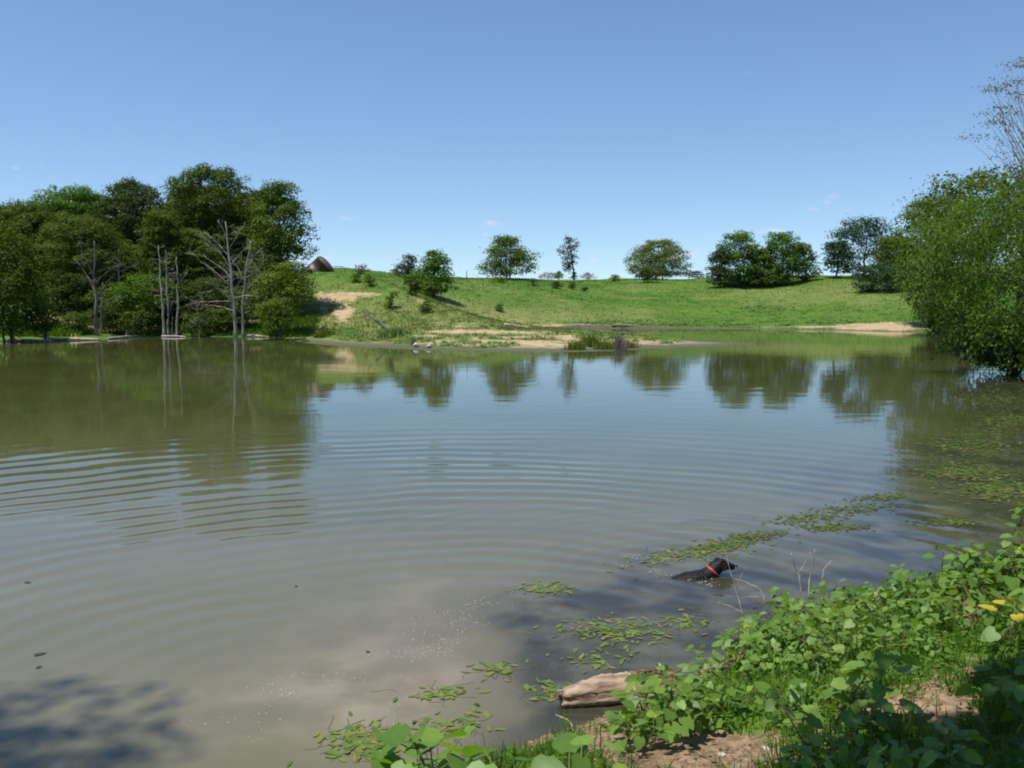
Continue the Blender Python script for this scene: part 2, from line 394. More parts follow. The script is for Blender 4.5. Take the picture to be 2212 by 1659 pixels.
mudc = mixcol(t, nC.outputs['Fac'], (0.066, 0.070, 0.038), (0.105, 0.100, 0.060))
wet = mrange(t, math_(t, 'ADD', attr(t, 'shore'), math_(t, 'MULTIPLY', nB.outputs['Fac'], 1.2)), 0.9, 2.0, 1.0, 0.0)
wetn = mrange(t, math_(t, 'ADD', attr(t, 'shore'), math_(t, 'MULTIPLY', nC.outputs['Fac'], 0.3)), 0.1, 0.35, 1.0, 0.0)
wm = N(t, 'ShaderNodeMix', data_type='FLOAT'); t.links.new(attr(t, 'near'), wm.inputs['Factor']); t.links.new(wet, wm.inputs['A']); t.links.new(wetn, wm.inputs['B'])
t.links.new(mixcol(t, wm.outputs['Result'], g4, mudc), b.inputs['Base Color'])
t.links.new(mrange(t, wm.outputs['Result'], 0, 1, 0.95, 0.7), b.inputs['Roughness'])
b.inputs['Specular IOR Level'].default_value = 0.2
hh = math_(t, 'ADD', math_(t, 'MULTIPLY', nB.outputs['Fac'], 0.12), math_(t, 'ADD', math_(t, 'MULTIPLY', nC.outputs['Fac'], 0.05), math_(t, 'MULTIPLY', nD.outputs['Fac'], 0.012)))
bp = N(t, 'ShaderNodeBump'); bp.inputs['Strength'].default_value = 0.8; bp.inputs['Distance'].default_value = 1.0
t.links.new(hh, bp.inputs['Height']); t.links.new(bp.outputs[0], b.inputs['Normal'])
tag(link('ground', gm, m), 'grassy hillside and bare earth bank around the pond', None, None, 'structure')

# ------------------------------------------------------------------ pond water
WX = np.concatenate([np.arange(-62, -12, 0.8), np.arange(-12, 12, 0.12), np.arange(12, 40.1, 0.8)])
WY = np.concatenate([np.arange(-16, 2, 0.8), np.arange(2, 16, 0.1), np.arange(16, 84, 0.8)])
wx, wy = np.meshgrid(WX, WY, indexing='xy')
VW = np.stack([wx.ravel(), wy.ravel(), np.zeros(wx.size)], 1)
nx, ny = len(WX), len(WY)
ii = (np.arange(ny - 1)[:, None] * nx + np.arange(nx - 1)[None, :]).ravel()
FW = np.stack([ii, ii + 1, ii + nx + 1, ii + nx], 1)
dW = -shore_d(VW[:, 0], VW[:, 1])
keep = dW > -0.9
FW = FW[keep[FW].any(1)]
used = np.zeros(len(VW), bool); used[FW.ravel()] = True
remap = np.cumsum(used) - 1
VW = VW[used]; dW = dW[used]; FW = remap[FW]
ppx, ppy = proj(VW)
x, y = VW[:, 0], VW[:, 1]
nn = fbm(x * 0.7, y * 1.1, 71, 4) - 0.47
# clear weedy shallows along the near bank (dark) and the silt stirred up by the dog (pale)
clear = np.exp(-((dW - 0.7) / 1.15) ** 2) * sstep(-0.4, 0.5, x) + 0.9 * np.exp(-(((x - 1.3) / 1.6) ** 2 + ((y - 6.7) / 0.7) ** 2)) + 0.55 * sstep(3, 5.5, x) * np.exp(-((dW - 2) / 3.0) ** 2)
clear = np.clip(clear * 1.1 + nn * 1.5 * (clear > 0.03), 0, 1)
silt = np.exp(-(((x + 0.55) / 0.85) ** 2 + ((y - 6.3) / 1.1) ** 2)) + 0.8 * np.exp(-(((x - 0.5) / 1.1) ** 2 + ((y - 7.3) / 0.4) ** 2)) + 0.7 * np.exp(-(((x + 1.2) / 1.0) ** 2 + ((y - 5.2) / 0.6) ** 2))
silt = np.clip(silt + nn * 1.3 * (silt > 0.05), 0, 1)
hazy = np.clip(np.exp(-((y - 5) / 9.0) ** 2) + nn * 0.5, 0, 1) * sstep(60, -5, x * 0 + y)
wme = npmesh('pond_water', VW, FW, {'hazy': ('POINT', hazy), 'clear': ('POINT', clear), 'silt': ('POINT', silt), 'depth': ('POINT', dW)}, smooth=True)
m, t, b = mat('muddy_pond_water')
geo = N(t, 'ShaderNodeNewGeometry'); pos = geo.outputs['Position']
nW = noise(t, 0.22, 4, pos); nW2 = noise(t, 1.6, 5, pos)
body = mixcol(t, mrange(t, nW.outputs['Fac'], 0.3, 0.7), (0.052, 0.061, 0.016), (0.070, 0.076, 0.028))
body = mixcol(t, attr(t, 'hazy'), body, (0.132, 0.124, 0.078))
siltc = mixcol(t, mrange(t, nW2.outputs['Fac'], 0.3, 0.7), (0.16, 0.137, 0.090), (0.225, 0.195, 0.140))
sfac = math_(t, 'MULTIPLY', attr(t, 'silt'), mrange(t, nW2.outputs['Fac'], 0.3, 0.62, 0.25, 1.0))
body = mixcol(t, sfac, body, siltc)
cfac = math_(t, 'MULTIPLY', attr(t, 'clear'), mrange(t, nW2.outputs['Fac'], 0.32, 0.6, 0.35, 1.0))
body = mixcol(t, cfac, body, (0.034, 0.034, 0.024))
t.links.new(body, b.inputs['Base Color'])
b.inputs['Roughness'].default_value = 0.035; b.inputs['IOR'].default_value = 1.333
def ring(cx, cy, amp, k0, kl, rin, rout, seedoff):
    """height of waves running out from a splash; the wavelength grows with the radius"""
    v = N(t, 'ShaderNodeVectorMath', operation='SUBTRACT'); t.links.new(pos, v.inputs[0]); v.inputs[1].default_value = (cx, cy, 0)
    l = N(t, 'ShaderNodeVectorMath', operation='LENGTH'); t.links.new(v.outputs[0], l.inputs[0]); r = l.outputs['Value']
    mpn = N(t, 'ShaderNodeMapping'); mpn.inputs['Location'].default_value = (seedoff, seedoff * 2, 0); t.links.new(pos, mpn.inputs[0])
    nd = noise(t, 0.22, 2, mpn.outputs[0]).outputs['Fac']; na = noise(t, 0.30, 3, mpn.outputs[0]).outputs['Fac']
    rd = math_(t, 'ADD', r, math_(t, 'MULTIPLY', math_(t, 'SUBTRACT', nd, 0.5), 1.3))
    g = math_(t, 'MULTIPLY', math_(t, 'LOGARITHM', math_(t, 'ADD', math_(t, 'DIVIDE', math_(t, 'MAXIMUM', rd, 0.0), k0), 1.0), math.e), kl)
    s = math_(t, 'SINE', math_(t, 'MULTIPLY', g, 2 * math.pi))
    env = math_(t, 'MULTIPLY', mrange(t, r, rin * 0.4, rin), mrange(t, r, rout * 0.55, rout, 1, 0))
    env = math_(t, 'MULTIPLY', env, mrange(t, na, 0.36, 0.60, 0.14, 1.0))
    lam = math_(t, 'ADD', math_(t, 'DIVIDE', r, kl), k0 / kl)
    return math_(t, 'MULTIPLY', math_(t, 'MULTIPLY', s, env), math_(t, 'MULTIPLY', lam, amp))
h = ring(-0.6, 4.9, 0.0074, 6.0, 28.0, 1.6, 14.5, 3.0)
h = math_(t, 'ADD', h, ring(1.75, 8.0, 0.0050, 4.0, 24.0, 0.35, 4.6, 9.0))
h = math_(t, 'ADD', h, ring(1.2, 7.0, 0.0016, 5.0, 44.0, 0.8, 7.0, 15.0))
mps = N(t, 'ShaderNodeMapping'); mps.inputs['Scale'].default_value = (0.55, 1, 1); t.links.new(pos, mps.inputs[0])
sx = N(t, 'ShaderNodeSeparateXYZ'); t.links.new(pos, sx.inputs[0])
h = math_(t, 'MULTIPLY', h, mrange(t, sx.outputs['X'], -1.5, 6.0, 1.0, 0.4))
n1 = noise(t, 2.4, 3, mps.outputs[0]); n2 = noise(t, 0.8, 2, mps.outputs[0])
h = math_(t, 'ADD', h, math_(t, 'ADD', math_(t, 'MULTIPLY', n1.outputs['Fac'], 0.0020), math_(t, 'MULTIPLY', n2.outputs['Fac'], 0.005)))
bp = N(t, 'ShaderNodeBump'); bp.inputs['Strength'].default_value = 1.0; bp.inputs['Distance'].default_value = 1.0
t.links.new(h, bp.inputs['Height']); t.links.new(bp.outputs[0], b.inputs['Normal'])
tag(link('pond_water', wme, m), 'calm muddy pond with ripple rings and reflections', None, None, 'structure')

# ------------------------------------------------------------------ trees
def leaves(C, Nrm, size, aspect, tint, droop=0.0, up=None):
    """diamond leaf faces: centres C, facing Nrm"""
    n = len(C)
    Nrm = norm(Nrm)
    rv = rng.normal(size=(n, 3)); 
    if droop: rv = rv * (1 - droop) + np.array([0, 0, -1.0]) * droop * 2.0
    a = norm(rv - (rv * Nrm).sum(1, keepdims=True) * Nrm); bb = np.cross(Nrm, a)
    s = np.asarray(size).reshape(-1, 1)
    V = np.stack([C - a * s * 0.5, C + bb * s * aspect * 0.5, C + a * s * 0.5, C - bb * s * aspect * 0.5], 1).reshape(-1, 3)
    F = np.arange(n * 4).reshape(n, 4)
    return V, F, tint
def crown_points(rows, D, nclump, nleaf, crad, flat=0.75, fuzz=0.25, depth=0.9, shell=0.55, droop=0.0):
    """clumps of leaves inside a body of revolution-like volume given by rows (py, pxl, pxr) seen at distance D"""
    rw = []
    for py, a, bq in rows:
        p = W(a, py, D); q = W(bq, py, D); rw.append((p[2], p[0], q[0]))
    rw = np.array(sorted(rw)); z0, z1 = rw[0, 0], rw[-1, 0]
    zz = rng.uniform(z0, z1, nclump * 3)
    wl = np.interp(zz, rw[:, 0], rw[:, 2] - rw[:, 1])
    k = rng.random(nclump * 3) < (0.25 + wl / wl.max())
    zz = zz[k][:nclump]; nclump = len(zz)
    xl = np.interp(zz, rw[:, 0], rw[:, 1]); xr = np.interp(zz, rw[:, 0], rw[:, 2])
    cx = (xl + xr) / 2; Rr = (xr - xl) / 2
    cr = np.maximum(np.minimum(crad * rng.uniform(0.4, 1.0, nclump), Rr * 0.75 + 0.05), crad * .38)
    th = rng.uniform(0, 2 * np.pi, nclump); rr = np.sqrt(rng.uniform(0.12, 1, nclump)) * np.maximum(Rr - cr * rng.uniform(0.1, 0.8, nclump), 0.02)
    cc = np.stack([cx + rr * np.cos(th), D + rr * np.sin(th) * depth, zz], 1)
    cc[:, 2] = np.minimum(cc[:, 2], z1 - cr * flat * rng.uniform(0.0, 0.7, nclump))
    ctint = rng.uniform(0, 1, nclump)
    wgt = cr ** 2; cnt = rng.multinomial(nleaf, wgt / wgt.sum())
    idx = np.repeat(np.arange(nclump), cnt)
    od = np.stack([np.cos(th), np.sin(th), rng.uniform(-0.25, 0.7, nclump)], 1) + rng.normal(0, .35, (nclump, 3)); od = norm(od); stretch = rng.uniform(0.2, 1.1, nclump)
    if droop > .3: od = norm(od * .45 + np.array([0, 0, -1.0])); stretch = rng.uniform(.6, 2.0, nclump)
    dirs = norm(rng.normal(size=(nleaf, 3)))
    dirs[:, 2] = np.where(dirs[:, 2] < -0.35, -dirs[:, 2] * 0.6, dirs[:, 2]); dirs = norm(dirs)
    rad = rng.uniform(shell, 1, nleaf) ** 0.6 + np.abs(rng.normal(0, fuzz, nleaf)) * (rng.random(nleaf) < 0.4)
    P = cc[idx] + dirs * (cr[idx] * rad)[:, None] * np.array([1, 1, flat])
    P = P + od[idx] * ((dirs * od[idx]).sum(1) * stretch[idx] * cr[idx] * rad)[:, None]
    nr = dirs * 0.9 + np.array([0, 0, 0.55]) + rng.normal(0, 0.55, (nleaf, 3))
    tint = np.clip(0.45 * ctint[idx] + 0.55 * rng.random(nleaf), 0, 1)
    return P, nr, tint, cc, cr
def tube_path(a, b, n=6, wob=0.08, sag=0.0):
    a = np.asarray(a, float); b = np.asarray(b, float); L = np.linalg.norm(b - a)
    t = np.linspace(0, 1, n)[:, None]
    p = a * (1 - t) + b * t
    w = np.cumsum(rng.normal(0, wob * L / n, (n, 3)), 0) * (np.sin(np.pi * np.linspace(0, 1, n)))[:, None]
    p = p + w; p[:, 2] += sag * L * np.sin(np.pi * t[:, 0])
    return p
def tree(name, label, base, rows, D, leafmat, leaf=0.2, lai=2.6, crad=0.9, aspect=0.62, cat='tree', group=None, trunk=0.14, trunks=1, nclump=None, barkm='bark',
         flat=0.75, fuzz=0.15, depth=0.9, shell=0.55, droop=0.0, limbs=9, lean=(0, 0)):
    P0 = np.array(base, float)
    A = 0.0; rs = sorted(rows)
    for (y0, a0, b0), (y1, a1, b1) in zip(rs, rs[1:]):
        A += (y1 - y0) * ((b0 - a0) + (b1 - a1)) / 2
    A *= (D / FPX) ** 2
    larea = leaf * leaf * aspect * 0.5
    nl = int(np.clip(lai * A / (0.5 * larea), 250, 90000))
    if nclump is None: nclump = int(np.clip(4.0 * A / (crad * crad), 18, 420))
    P, nr, tint, cc, cr = crown_points(rows, D, nclump, nl, crad, flat, fuzz, depth, shell, droop)
    root = empty(name, P0)
    V, F, ti = leaves(P - P0, nr, leaf * rng.uniform(0.6, 1.25, nl), aspect, tint, droop)
    o = link('crown', npmesh('crown', V, F, {'tint': ti}), M[leafmat], root)
    # trunk and limbs
    tb = Tubes()
    cm = cc.mean(0); zt = cc[:, 2].max()
    for k in range(trunks):
        off = np.array([(k - (trunks - 1) / 2) * trunk * 3.0, rng.uniform(-.1, .1), 0])
        top = np.array([cm[0] + off[0] * 2 + lean[0], cm[1], P0[2] + (zt - P0[2]) * 0.82])
        path = tube_path(P0 + off - np.array([0, 0, 0.25]), top, 9, 0.10)
        tb.add(path - P0, np.linspace(trunk, trunk * 0.25, 9) * np.array([1.35] + [1.0] * 8), 8)
        order = rng.permutation(len(cc))[:limbs]
        for i in order:
            hgt = np.clip((cc[i, 2] - P0[2]) / max(zt - P0[2], .1) * 0.75, 0.12, 0.78)
            s = path[int(hgt * 8)]
            tb.add(tube_path(s, cc[i], 6, 0.12, 0.06) - P0, np.linspace(trunk * 0.34, trunk * 0.06, 6), 5)
    link('trunk', tb.mesh('trunk'), M[barkm], root)
    tag(root, label, cat, group)
    return root
def base_at(px, D): 
    x = (px - CX) / FPX * (D * _cp + 0.0); return np.array([x, D, max(gz(x, D), 0.0)])

# the wood on the far left bank
FOREST = [
 # label, base px, D, rows, material, leaf, crad
 ('broad dark green tree at the right end of the left wood', 606, 66, [(400, 585, 618), (425, 562, 628), (455, 548, 650), (490, 540, 668), (530, 540, 671), (575, 545, 668), (610, 560, 655)], 'leaf_green', .20, 1.0, {}),
 ('tallest feathery olive tree of the left wood, behind the pale dead tree', 462, 71, [(366, 428, 478), (380, 412, 505), (396, 372, 522), (430, 370, 530), (470, 392, 540), (530, 400, 556), (590, 420, 550), (640, 430, 540)], 'leaf_olive', .19, .85, {'fuzz': .2}),
 ('pointed dark cedar in the left wood, between the bright tree and the tallest', 290, 72, [(392, 280, 292), (410, 246, 322), (435, 228, 348), (470, 222, 372), (530, 226, 386), (600, 236, 396), (650, 250, 380)], 'leaf_dark', .19, .85, {'fuzz': .2}),
 ('bright green round tree rising behind the left wood', 160, 80, [(404, 112, 185), (420, 98, 206), (445, 97, 218), (480, 104, 236), (530, 110, 240)], 'leaf_bright', .22, 1.0, {}),
 ('olive tree at the far left edge of the wood', 30, 68, [(446, -20, 70), (470, -50, 100), (520, -60, 125), (580, -50, 130), (630, -40, 120)], 'leaf_olive', .20, 1.0, {}),
 ('yellowish round-topped tree standing before the dark cedars', 348, 65, [(460, 336, 362), (480, 318, 378), (515, 306, 392), (560, 300, 404), (620, 306, 410), (655, 320, 400)], 'leaf_olive', .18, .7, {}),
 ('drooping olive tree behind the dark dead trunk on the left bank', 178, 65, [(478, 140, 205), (500, 112, 236), (550, 100, 262), (600, 104, 258), (640, 120, 240)], 'leaf_olive', .18, .8, {}),
 ('dark tree filling the wood behind the pale dead tree', 480, 75, [(470, 390, 560), (530, 380, 580), (600, 380, 585), (660, 385, 570)], 'leaf_dark', .2, .95, {}),
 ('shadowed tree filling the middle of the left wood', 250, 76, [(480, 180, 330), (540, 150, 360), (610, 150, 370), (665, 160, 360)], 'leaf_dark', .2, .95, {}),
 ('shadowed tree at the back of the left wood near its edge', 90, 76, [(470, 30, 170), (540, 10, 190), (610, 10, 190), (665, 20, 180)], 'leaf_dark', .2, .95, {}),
 ('dark green tree between the tallest tree and the broad right one', 545, 73, [(418, 540, 566), (440, 520, 590), (500, 505, 600), (580, 510, 610), (640, 520, 600)], 'leaf_dark', .19, .8, {}),
 ('leafy green tree low behind the thin dead poles', 415, 66, [(500, 396, 440), (540, 385, 470), (590, 385, 480), (640, 392, 470), (668, 400, 450)], 'leaf_green', .18, .75, {}),
 ('dark leafy tree low in the wood left of the poles', 300, 70, [(540, 250, 360), (600, 230, 390), (660, 230, 390), (700, 240, 370)], 'leaf_olive', .19, .8, {}),
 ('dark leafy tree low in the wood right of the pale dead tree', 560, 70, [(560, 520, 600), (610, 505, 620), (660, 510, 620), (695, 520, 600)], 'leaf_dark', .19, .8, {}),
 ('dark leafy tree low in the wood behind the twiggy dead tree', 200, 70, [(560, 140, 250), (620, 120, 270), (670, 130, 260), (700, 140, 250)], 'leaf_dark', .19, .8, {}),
 ('olive tree filling the wood between the cedar and the tallest tree', 385, 76, [(440, 360, 410), (480, 340, 430), (560, 330, 450), (640, 340, 450), (690, 345, 440)], 'leaf_olive', .19, .85, {}),
 ('broad green tree at the very back of the wood behind the bright one', 230, 84, [(432, 190, 300), (455, 150, 330), (500, 130, 345), (560, 130, 345), (620, 140, 340), (690, 150, 330)], 'leaf_dark', .22, 1.0, {}),
 ('broad green tree at the very back of the wood beside the tallest', 440, 84, [(412, 400, 480), (435, 350, 550), (480, 335, 575), (540, 335, 580), (620, 345, 575), (690, 350, 570)], 'leaf_green', .22, 1.0, {}),
 ('broad green tree at the very back of the wood by the left edge', 70, 84, [(448, 20, 120), (470, -20, 160), (520, -40, 180), (600, -40, 180), (690, -30, 170)], 'leaf_dark', .22, 1.0, {}),
 ('olive tree low at the left end of the wood', 80, 67, [(520, 40, 130), (580, 20, 150), (640, 20, 150), (690, 30, 140)], 'leaf_olive', .19, .8, {}),
 ('dark tree low in the wood behind the pale dead tree', 470, 68, [(590, 410, 520), (640, 395, 535), (685, 400, 530), (705, 420, 510)], 'leaf_dark', .19, .7, {}),
]
for lb, px, D, rows, mt, lf, crd, kw in FOREST:
    y_, a_, b_ = rows[-1]; rows = rows + [(max(y_ + 25, 694), a_ + (b_ - a_) * .08, b_ - (b_ - a_) * .08)] if D < 75 else rows
    rows = [(y_, a_ - (b_ - a_) * .05, b_ + (b_ - a_) * .05) for y_, a_, b_ in rows]
    tree('woodland_tree', lb, base_at(px, D), rows, D, mt, leaf=lf * .85, crad=crd * .85, trunk=0.15, group='trees of the wood on the left bank', lai=3.8, **kw)
# shrubs under the wood
BUSH = [
 ('yellow-green bushy tree at the right foot of the left wood', 610, 60, [(574, 592, 640), (592, 572, 662), (615, 556, 671), (645, 548, 672), (668, 560, 655)], 'leaf_yellow', .17, .6, 'bushy_tree', 'tree'),
 ('dark green bush at the waterside below the yellow-green tree', 597, 56, [(652, 572, 622), (670, 560, 634), (692, 554, 640), (712, 562, 632)], 'leaf_green', .15, .45, 'waterside_bush', 'bush'),
 ('bright green bush under the wood behind the dark dead trunk', 315, 62, [(596, 270, 350), (625, 240, 372), (655, 236, 374), (684, 255, 350)], 'leaf_bright', .16, .5, 'understory_bush', 'bush'),
 ('green bush beside the thin dead poles at the water', 250, 62.5, [(628, 196, 266), (652, 186, 280), (682, 196, 268)], 'leaf_green', .16, .5, 'understory_bush', 'bush'),
 ('willow shrub hanging over the water at the left edge', 22, 52, [(505, -70, 40), (550, -90, 85), (600, -90, 100), (650, -90, 105), (700, -80, 80), (722, -60, 50)], 'leaf_olive', .16, .6, 'willow_shrub', 'shrub'),
 ('low pale shrub at the left shore beside the willow shrub', 96, 54, [(655, 60, 118), (690, 50, 130), (715, 60, 120)], 'leaf_olive', .15, .4, 'shore_shrub', 'shrub'),
 ('dark bush in the hollow left of the pale dead tree', 440, 63, [(610, 400, 490), (650, 392, 500), (690, 400, 480)], 'leaf_dark', .16, .5, 'understory_bush', 'bush'),
 ('dark bush at the back of the bank between the poles and the dead tree', 400, 64, [(620, 360, 440), (660, 350, 450), (700, 360, 440)], 'leaf_dark', .16, .5, 'understory_bush', 'bush'),
 ('olive bush on the bank right behind the forked dead tree', 520, 63, [(630, 480, 560), (665, 470, 565), (702, 480, 555)], 'leaf_olive', .16, .5, 'understory_bush', 'bush'),
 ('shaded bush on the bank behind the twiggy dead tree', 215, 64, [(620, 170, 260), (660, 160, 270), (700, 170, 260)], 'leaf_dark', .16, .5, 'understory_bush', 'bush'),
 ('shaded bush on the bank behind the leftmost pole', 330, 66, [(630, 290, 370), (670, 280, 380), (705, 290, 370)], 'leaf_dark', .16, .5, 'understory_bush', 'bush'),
 ('low green growth at the waterline left of the poles', 300, 60.5, [(672, 262, 330), (695, 250, 342), (716, 258, 336)], 'leaf_olive', .14, .4, 'waterside_bush', 'bush'),
 ('low green growth at the waterline right of the poles', 415, 60.5, [(680, 396, 440), (700, 388, 452), (718, 394, 446)], 'leaf_green', .14, .4, 'waterside_bush', 'bush'),
 ('low green growth at the waterline behind the forked dead tree', 470, 61.5, [(670, 448, 498), (692, 440, 505), (712, 446, 500)], 'leaf_green', .14, .4, 'waterside_bush', 'bush'),
 ('low olive growth at the waterline beside the twiggy dead tree', 168, 58.5, [(680, 140, 196), (702, 130, 206), (722, 138, 200)], 'leaf_olive', .14, .4, 'waterside_bush', 'bush'),
 ('low dark growth in the hollow right of the twiggy dead tree', 238, 60.5, [(665, 215, 262), (692, 208, 272), (718, 214, 266)], 'leaf_dark', .14, .4, 'waterside_bush', 'bush'),
 ('tall olive sapling in the wood above the low waterside growth', 280, 66, [(560, 262, 300), (600, 250, 318), (650, 246, 322), (690, 252, 314)], 'leaf_olive', .15, .5, 'sapling', 'tree'),
 ('dark bush in the shade at the middle of the left bank', 160, 63, [(600, 110, 210), (650, 100, 210), (690, 110, 200)], 'leaf_dark', .16, .55, 'understory_bush', 'bush'),
]
for lb, px, D, rows, mt, lf, crd, nm, ct in BUSH:
    tree(nm, lb, base_at(px, D), rows, D, mt, leaf=lf, crad=crd, trunk=0.05, cat=ct, lai=2.8, trunks=2, droop=0.5 if nm == 'willow_shrub' else 0)

# trees of the far hillside: base pixel, outline rows
HILL = [
 ('cedar', 'grey-green cedar just behind the small green tree on the slope', (884, 601), [(553, 878, 888), (566, 868, 897), (580, 861, 906), (600, 860, 908)], 'leaf_cedar', .22, .5, dict(fuzz=.5), 'tree'),
 ('hillside_tree', 'small lush green tree on the slope above the sandy spit', (938, 643), [(544, 930, 946), (553, 920, 964), (572, 908, 970), (592, 896, 976), (610, 878, 987), (624, 880, 985), (638, 905, 958)], 'leaf_bright', .18, .5, {}, 'tree'),
 ('hillside_bush', 'dark bush leaning against the left of the small green slope tree', (900, 640), [(596, 872, 912), (615, 874, 925), (632, 884, 918)], 'leaf_green', .17, .45, {}, 'bush'),
 ('ridge_tree', 'broad spreading tree with two trunks on the ridge', (1098, 602), [(514, 1078, 1098), (522, 1070, 1122), (540, 1058, 1126), (552, 1046, 1160), (568, 1040, 1160), (584, 1026, 1168), (594, 1020, 1150)], 'leaf_green', .25, .75, dict(trunks=2, fuzz=.4), 'tree'),
 ('slender_tree', 'slender leaning tree standing alone on the ridge', (1241, 598), [(507, 1222, 1244), (522, 1214, 1250), (538, 1202, 1248), (552, 1210, 1248), (568, 1217, 1240), (582, 1220, 1236)], 'leaf_dark', .24, .5, dict(lai=1.7, trunk=.16, limbs=5), 'tree'),
 ('ridge_tree', 'round pale green tree with fine leaves on the ridge', (1432, 602), [(521, 1402, 1446), (532, 1378, 1466), (548, 1362, 1482), (566, 1350, 1490), (584, 1347, 1492), (598, 1360, 1484)], 'leaf_pale', .22, .7, dict(fuzz=.5), 'tree'),
 ('hillside_bush', 'dark green bush in front of the round pale tree', (1400, 610), [(582, 1388, 1412), (592, 1374, 1424), (606, 1376, 1424)], 'leaf_dark', .22, .45, {}, 'bush'),
 ('cedar', 'dark cedar at the left end of the big hillside thicket', (1556, 621), [(536, 1552, 1562), (556, 1538, 1576), (580, 1526, 1584), (604, 1526, 1590), (618, 1534, 1590)], 'leaf_cedar', .22, .6, dict(fuzz=.4), 'tree'),
 ('hillside_tree', 'tall green tree in the left half of the hillside thicket', (1600, 620), [(506, 1576, 1620), (520, 1562, 1632), (545, 1548, 1646), (575, 1545, 1654), (600, 1552, 1640), (616, 1560, 1620)], 'leaf_bright', .23, .75, {}, 'tree'),
 ('hillside_tree', 'tall green tree in the right half of the hillside thicket', (1690, 617), [(506, 1672, 1712), (518, 1660, 1722), (545, 1650, 1728), (575, 1648, 1730), (600, 1655, 1720), (612, 1665, 1710)], 'leaf_bright', .23, .7, {}, 'tree'),
 ('hillside_tree', 'low dark tree in the middle of the hillside thicket', (1645, 620), [(540, 1630, 1664), (570, 1618, 1682), (600, 1600, 1700), (617, 1590, 1700)], 'leaf_olive', .22, .6, {}, 'tree'),
 ('hillside_tree', 'greyish tree at the right end of the hillside thicket', (1742, 607), [(528, 1722, 1742), (545, 1708, 1756), (570, 1704, 1768), (592, 1706, 1772), (603, 1716, 1756)], 'leaf_green', .23, .6, {}, 'tree'),
 ('ridge_tree', 'tall open tree on the ridge between the thicket and the willow', (1868, 601), [(475, 1838, 1892), (488, 1814, 1912), (505, 1800, 1930), (530, 1796, 1948), (560, 1800, 1955), (590, 1806, 1950)], 'leaf_blue', .25, .9, dict(lai=2.0, fuzz=.4), 'tree'),
 ('ridge_tree', 'small dark tree just left of the tall open ridge tree', (1806, 601), [(525, 1788, 1826), (542, 1779, 1838), (565, 1778, 1842), (590, 1786, 1840)], 'leaf_blue', .24, .6, {}, 'tree'),
 ('hillside_bush', 'round blue-green bush on the grass beside the big willow', (1902, 632), [(574, 1876, 1940), (586, 1856, 1954), (604, 1842, 1962), (622, 1850, 1958), (631, 1870, 1940)], 'leaf_blue', .2, .55, {}, 'bush'),
 ('hillside_tree', 'green tree behind the round blue-green bush', (1925, 604), [(515, 1905, 1960), (545, 1890, 1985), (580, 1885, 1990), (600, 1895, 1985)], 'leaf_green', .22, .7, {}, 'tree'),
]
for nm, lb, bpx, rows, mt, lf, crd, kw, ct in HILL:
    B = hit(*bpx, dmin=52); sh = float(proj(B[None])[1][0]) - bpx[1]; rows = [(y_ + sh, a_, b_) for y_, a_, b_ in rows]
    kw = dict(kw); kw.setdefault('lai', 3.4); kw.setdefault('trunk', 0.13 if ct == 'tree' else 0.05)
    tree(nm, lb, B, rows, B[1], mt, leaf=lf, crad=crd, cat=ct, **kw)
# small shrubs dotted over the grass
SHRUB = [
 ('low dark shrub at the foot of the broad ridge tree', 1078, 610, 1058, 1098, 597, 'leaf_green', 'low_shrub'),
 ('small shrub between the broad ridge tree and the slender one', 1153, 617, 1139, 1168, 603, 'leaf_green', 'low_shrub'),
 ('pointed bright shrub on the ridge left of the slender tree', 1207, 600, 1194, 1219, 583, 'leaf_bright', 'low_shrub'),
 ('pair-topped dark shrub on the slope below the slender tree', 1204, 624, 1188, 1218, 609, 'leaf_dark', 'low_shrub'),
 ('round dark shrub lower right of the slender tree', 1236, 625, 1226, 1248, 612, 'leaf_dark', 'low_shrub'),
 ('tiny dark shrub lowest below the slender tree', 1263, 629, 1255, 1270, 621, 'leaf_cedar', 'low_shrub'),
 ('pale shrub on the ridge left of the round pale tree', 1328, 608, 1315, 1341, 594, 'leaf_pale', 'low_shrub'),
 ('small pointed shrub right at the foot of the slender tree', 1240, 597, 1232, 1250, 581, 'leaf_dark', 'low_shrub'),
 ('slanting dark shrub on the bank above the dead limb', 842, 668, 828, 858, 632, 'leaf_green', 'low_shrub'),
 ('round twiggy shrub on the bank below the small green tree', 917, 677, 899, 938, 651, 'leaf_olive', 'low_shrub'),
 ('low shrub on the bank below the ridge beside the bare earth', 798, 618, 785, 812, 597, 'leaf_olive', 'low_shrub'),
 ('lone small shrub in the middle of the green slope', 1079, 673, 1068, 1090, 657, 'leaf_green', 'low_shrub'),
 ('faint olive shrub on the bank left of the cedar', 770, 610, 757, 783, 592, 'leaf_olive', 'low_shrub'),
 ('low hedge shrub on the ridge right of the round pale tree', 1502, 596, 1480, 1526, 581, 'leaf_blue', 'ridge_shrub'),
 ('low shrub on the ridge at the foot of the cedar', 852, 592, 838, 870, 583, 'leaf_green', 'ridge_shrub'),
 ('reddish dry brush on the ridge beside the broad tree', 1185, 600, 1158, 1214, 586, 'brush', 'dry_brush'),
 ('reddish dry brush on the ridge right of the slender tree', 1272, 600, 1252, 1292, 586, 'brush', 'dry_brush'),
 ('pale dry brush on the skyline beside the rusty tank', 775, 592, 758, 802, 575, 'brush', 'dry_brush'),
]
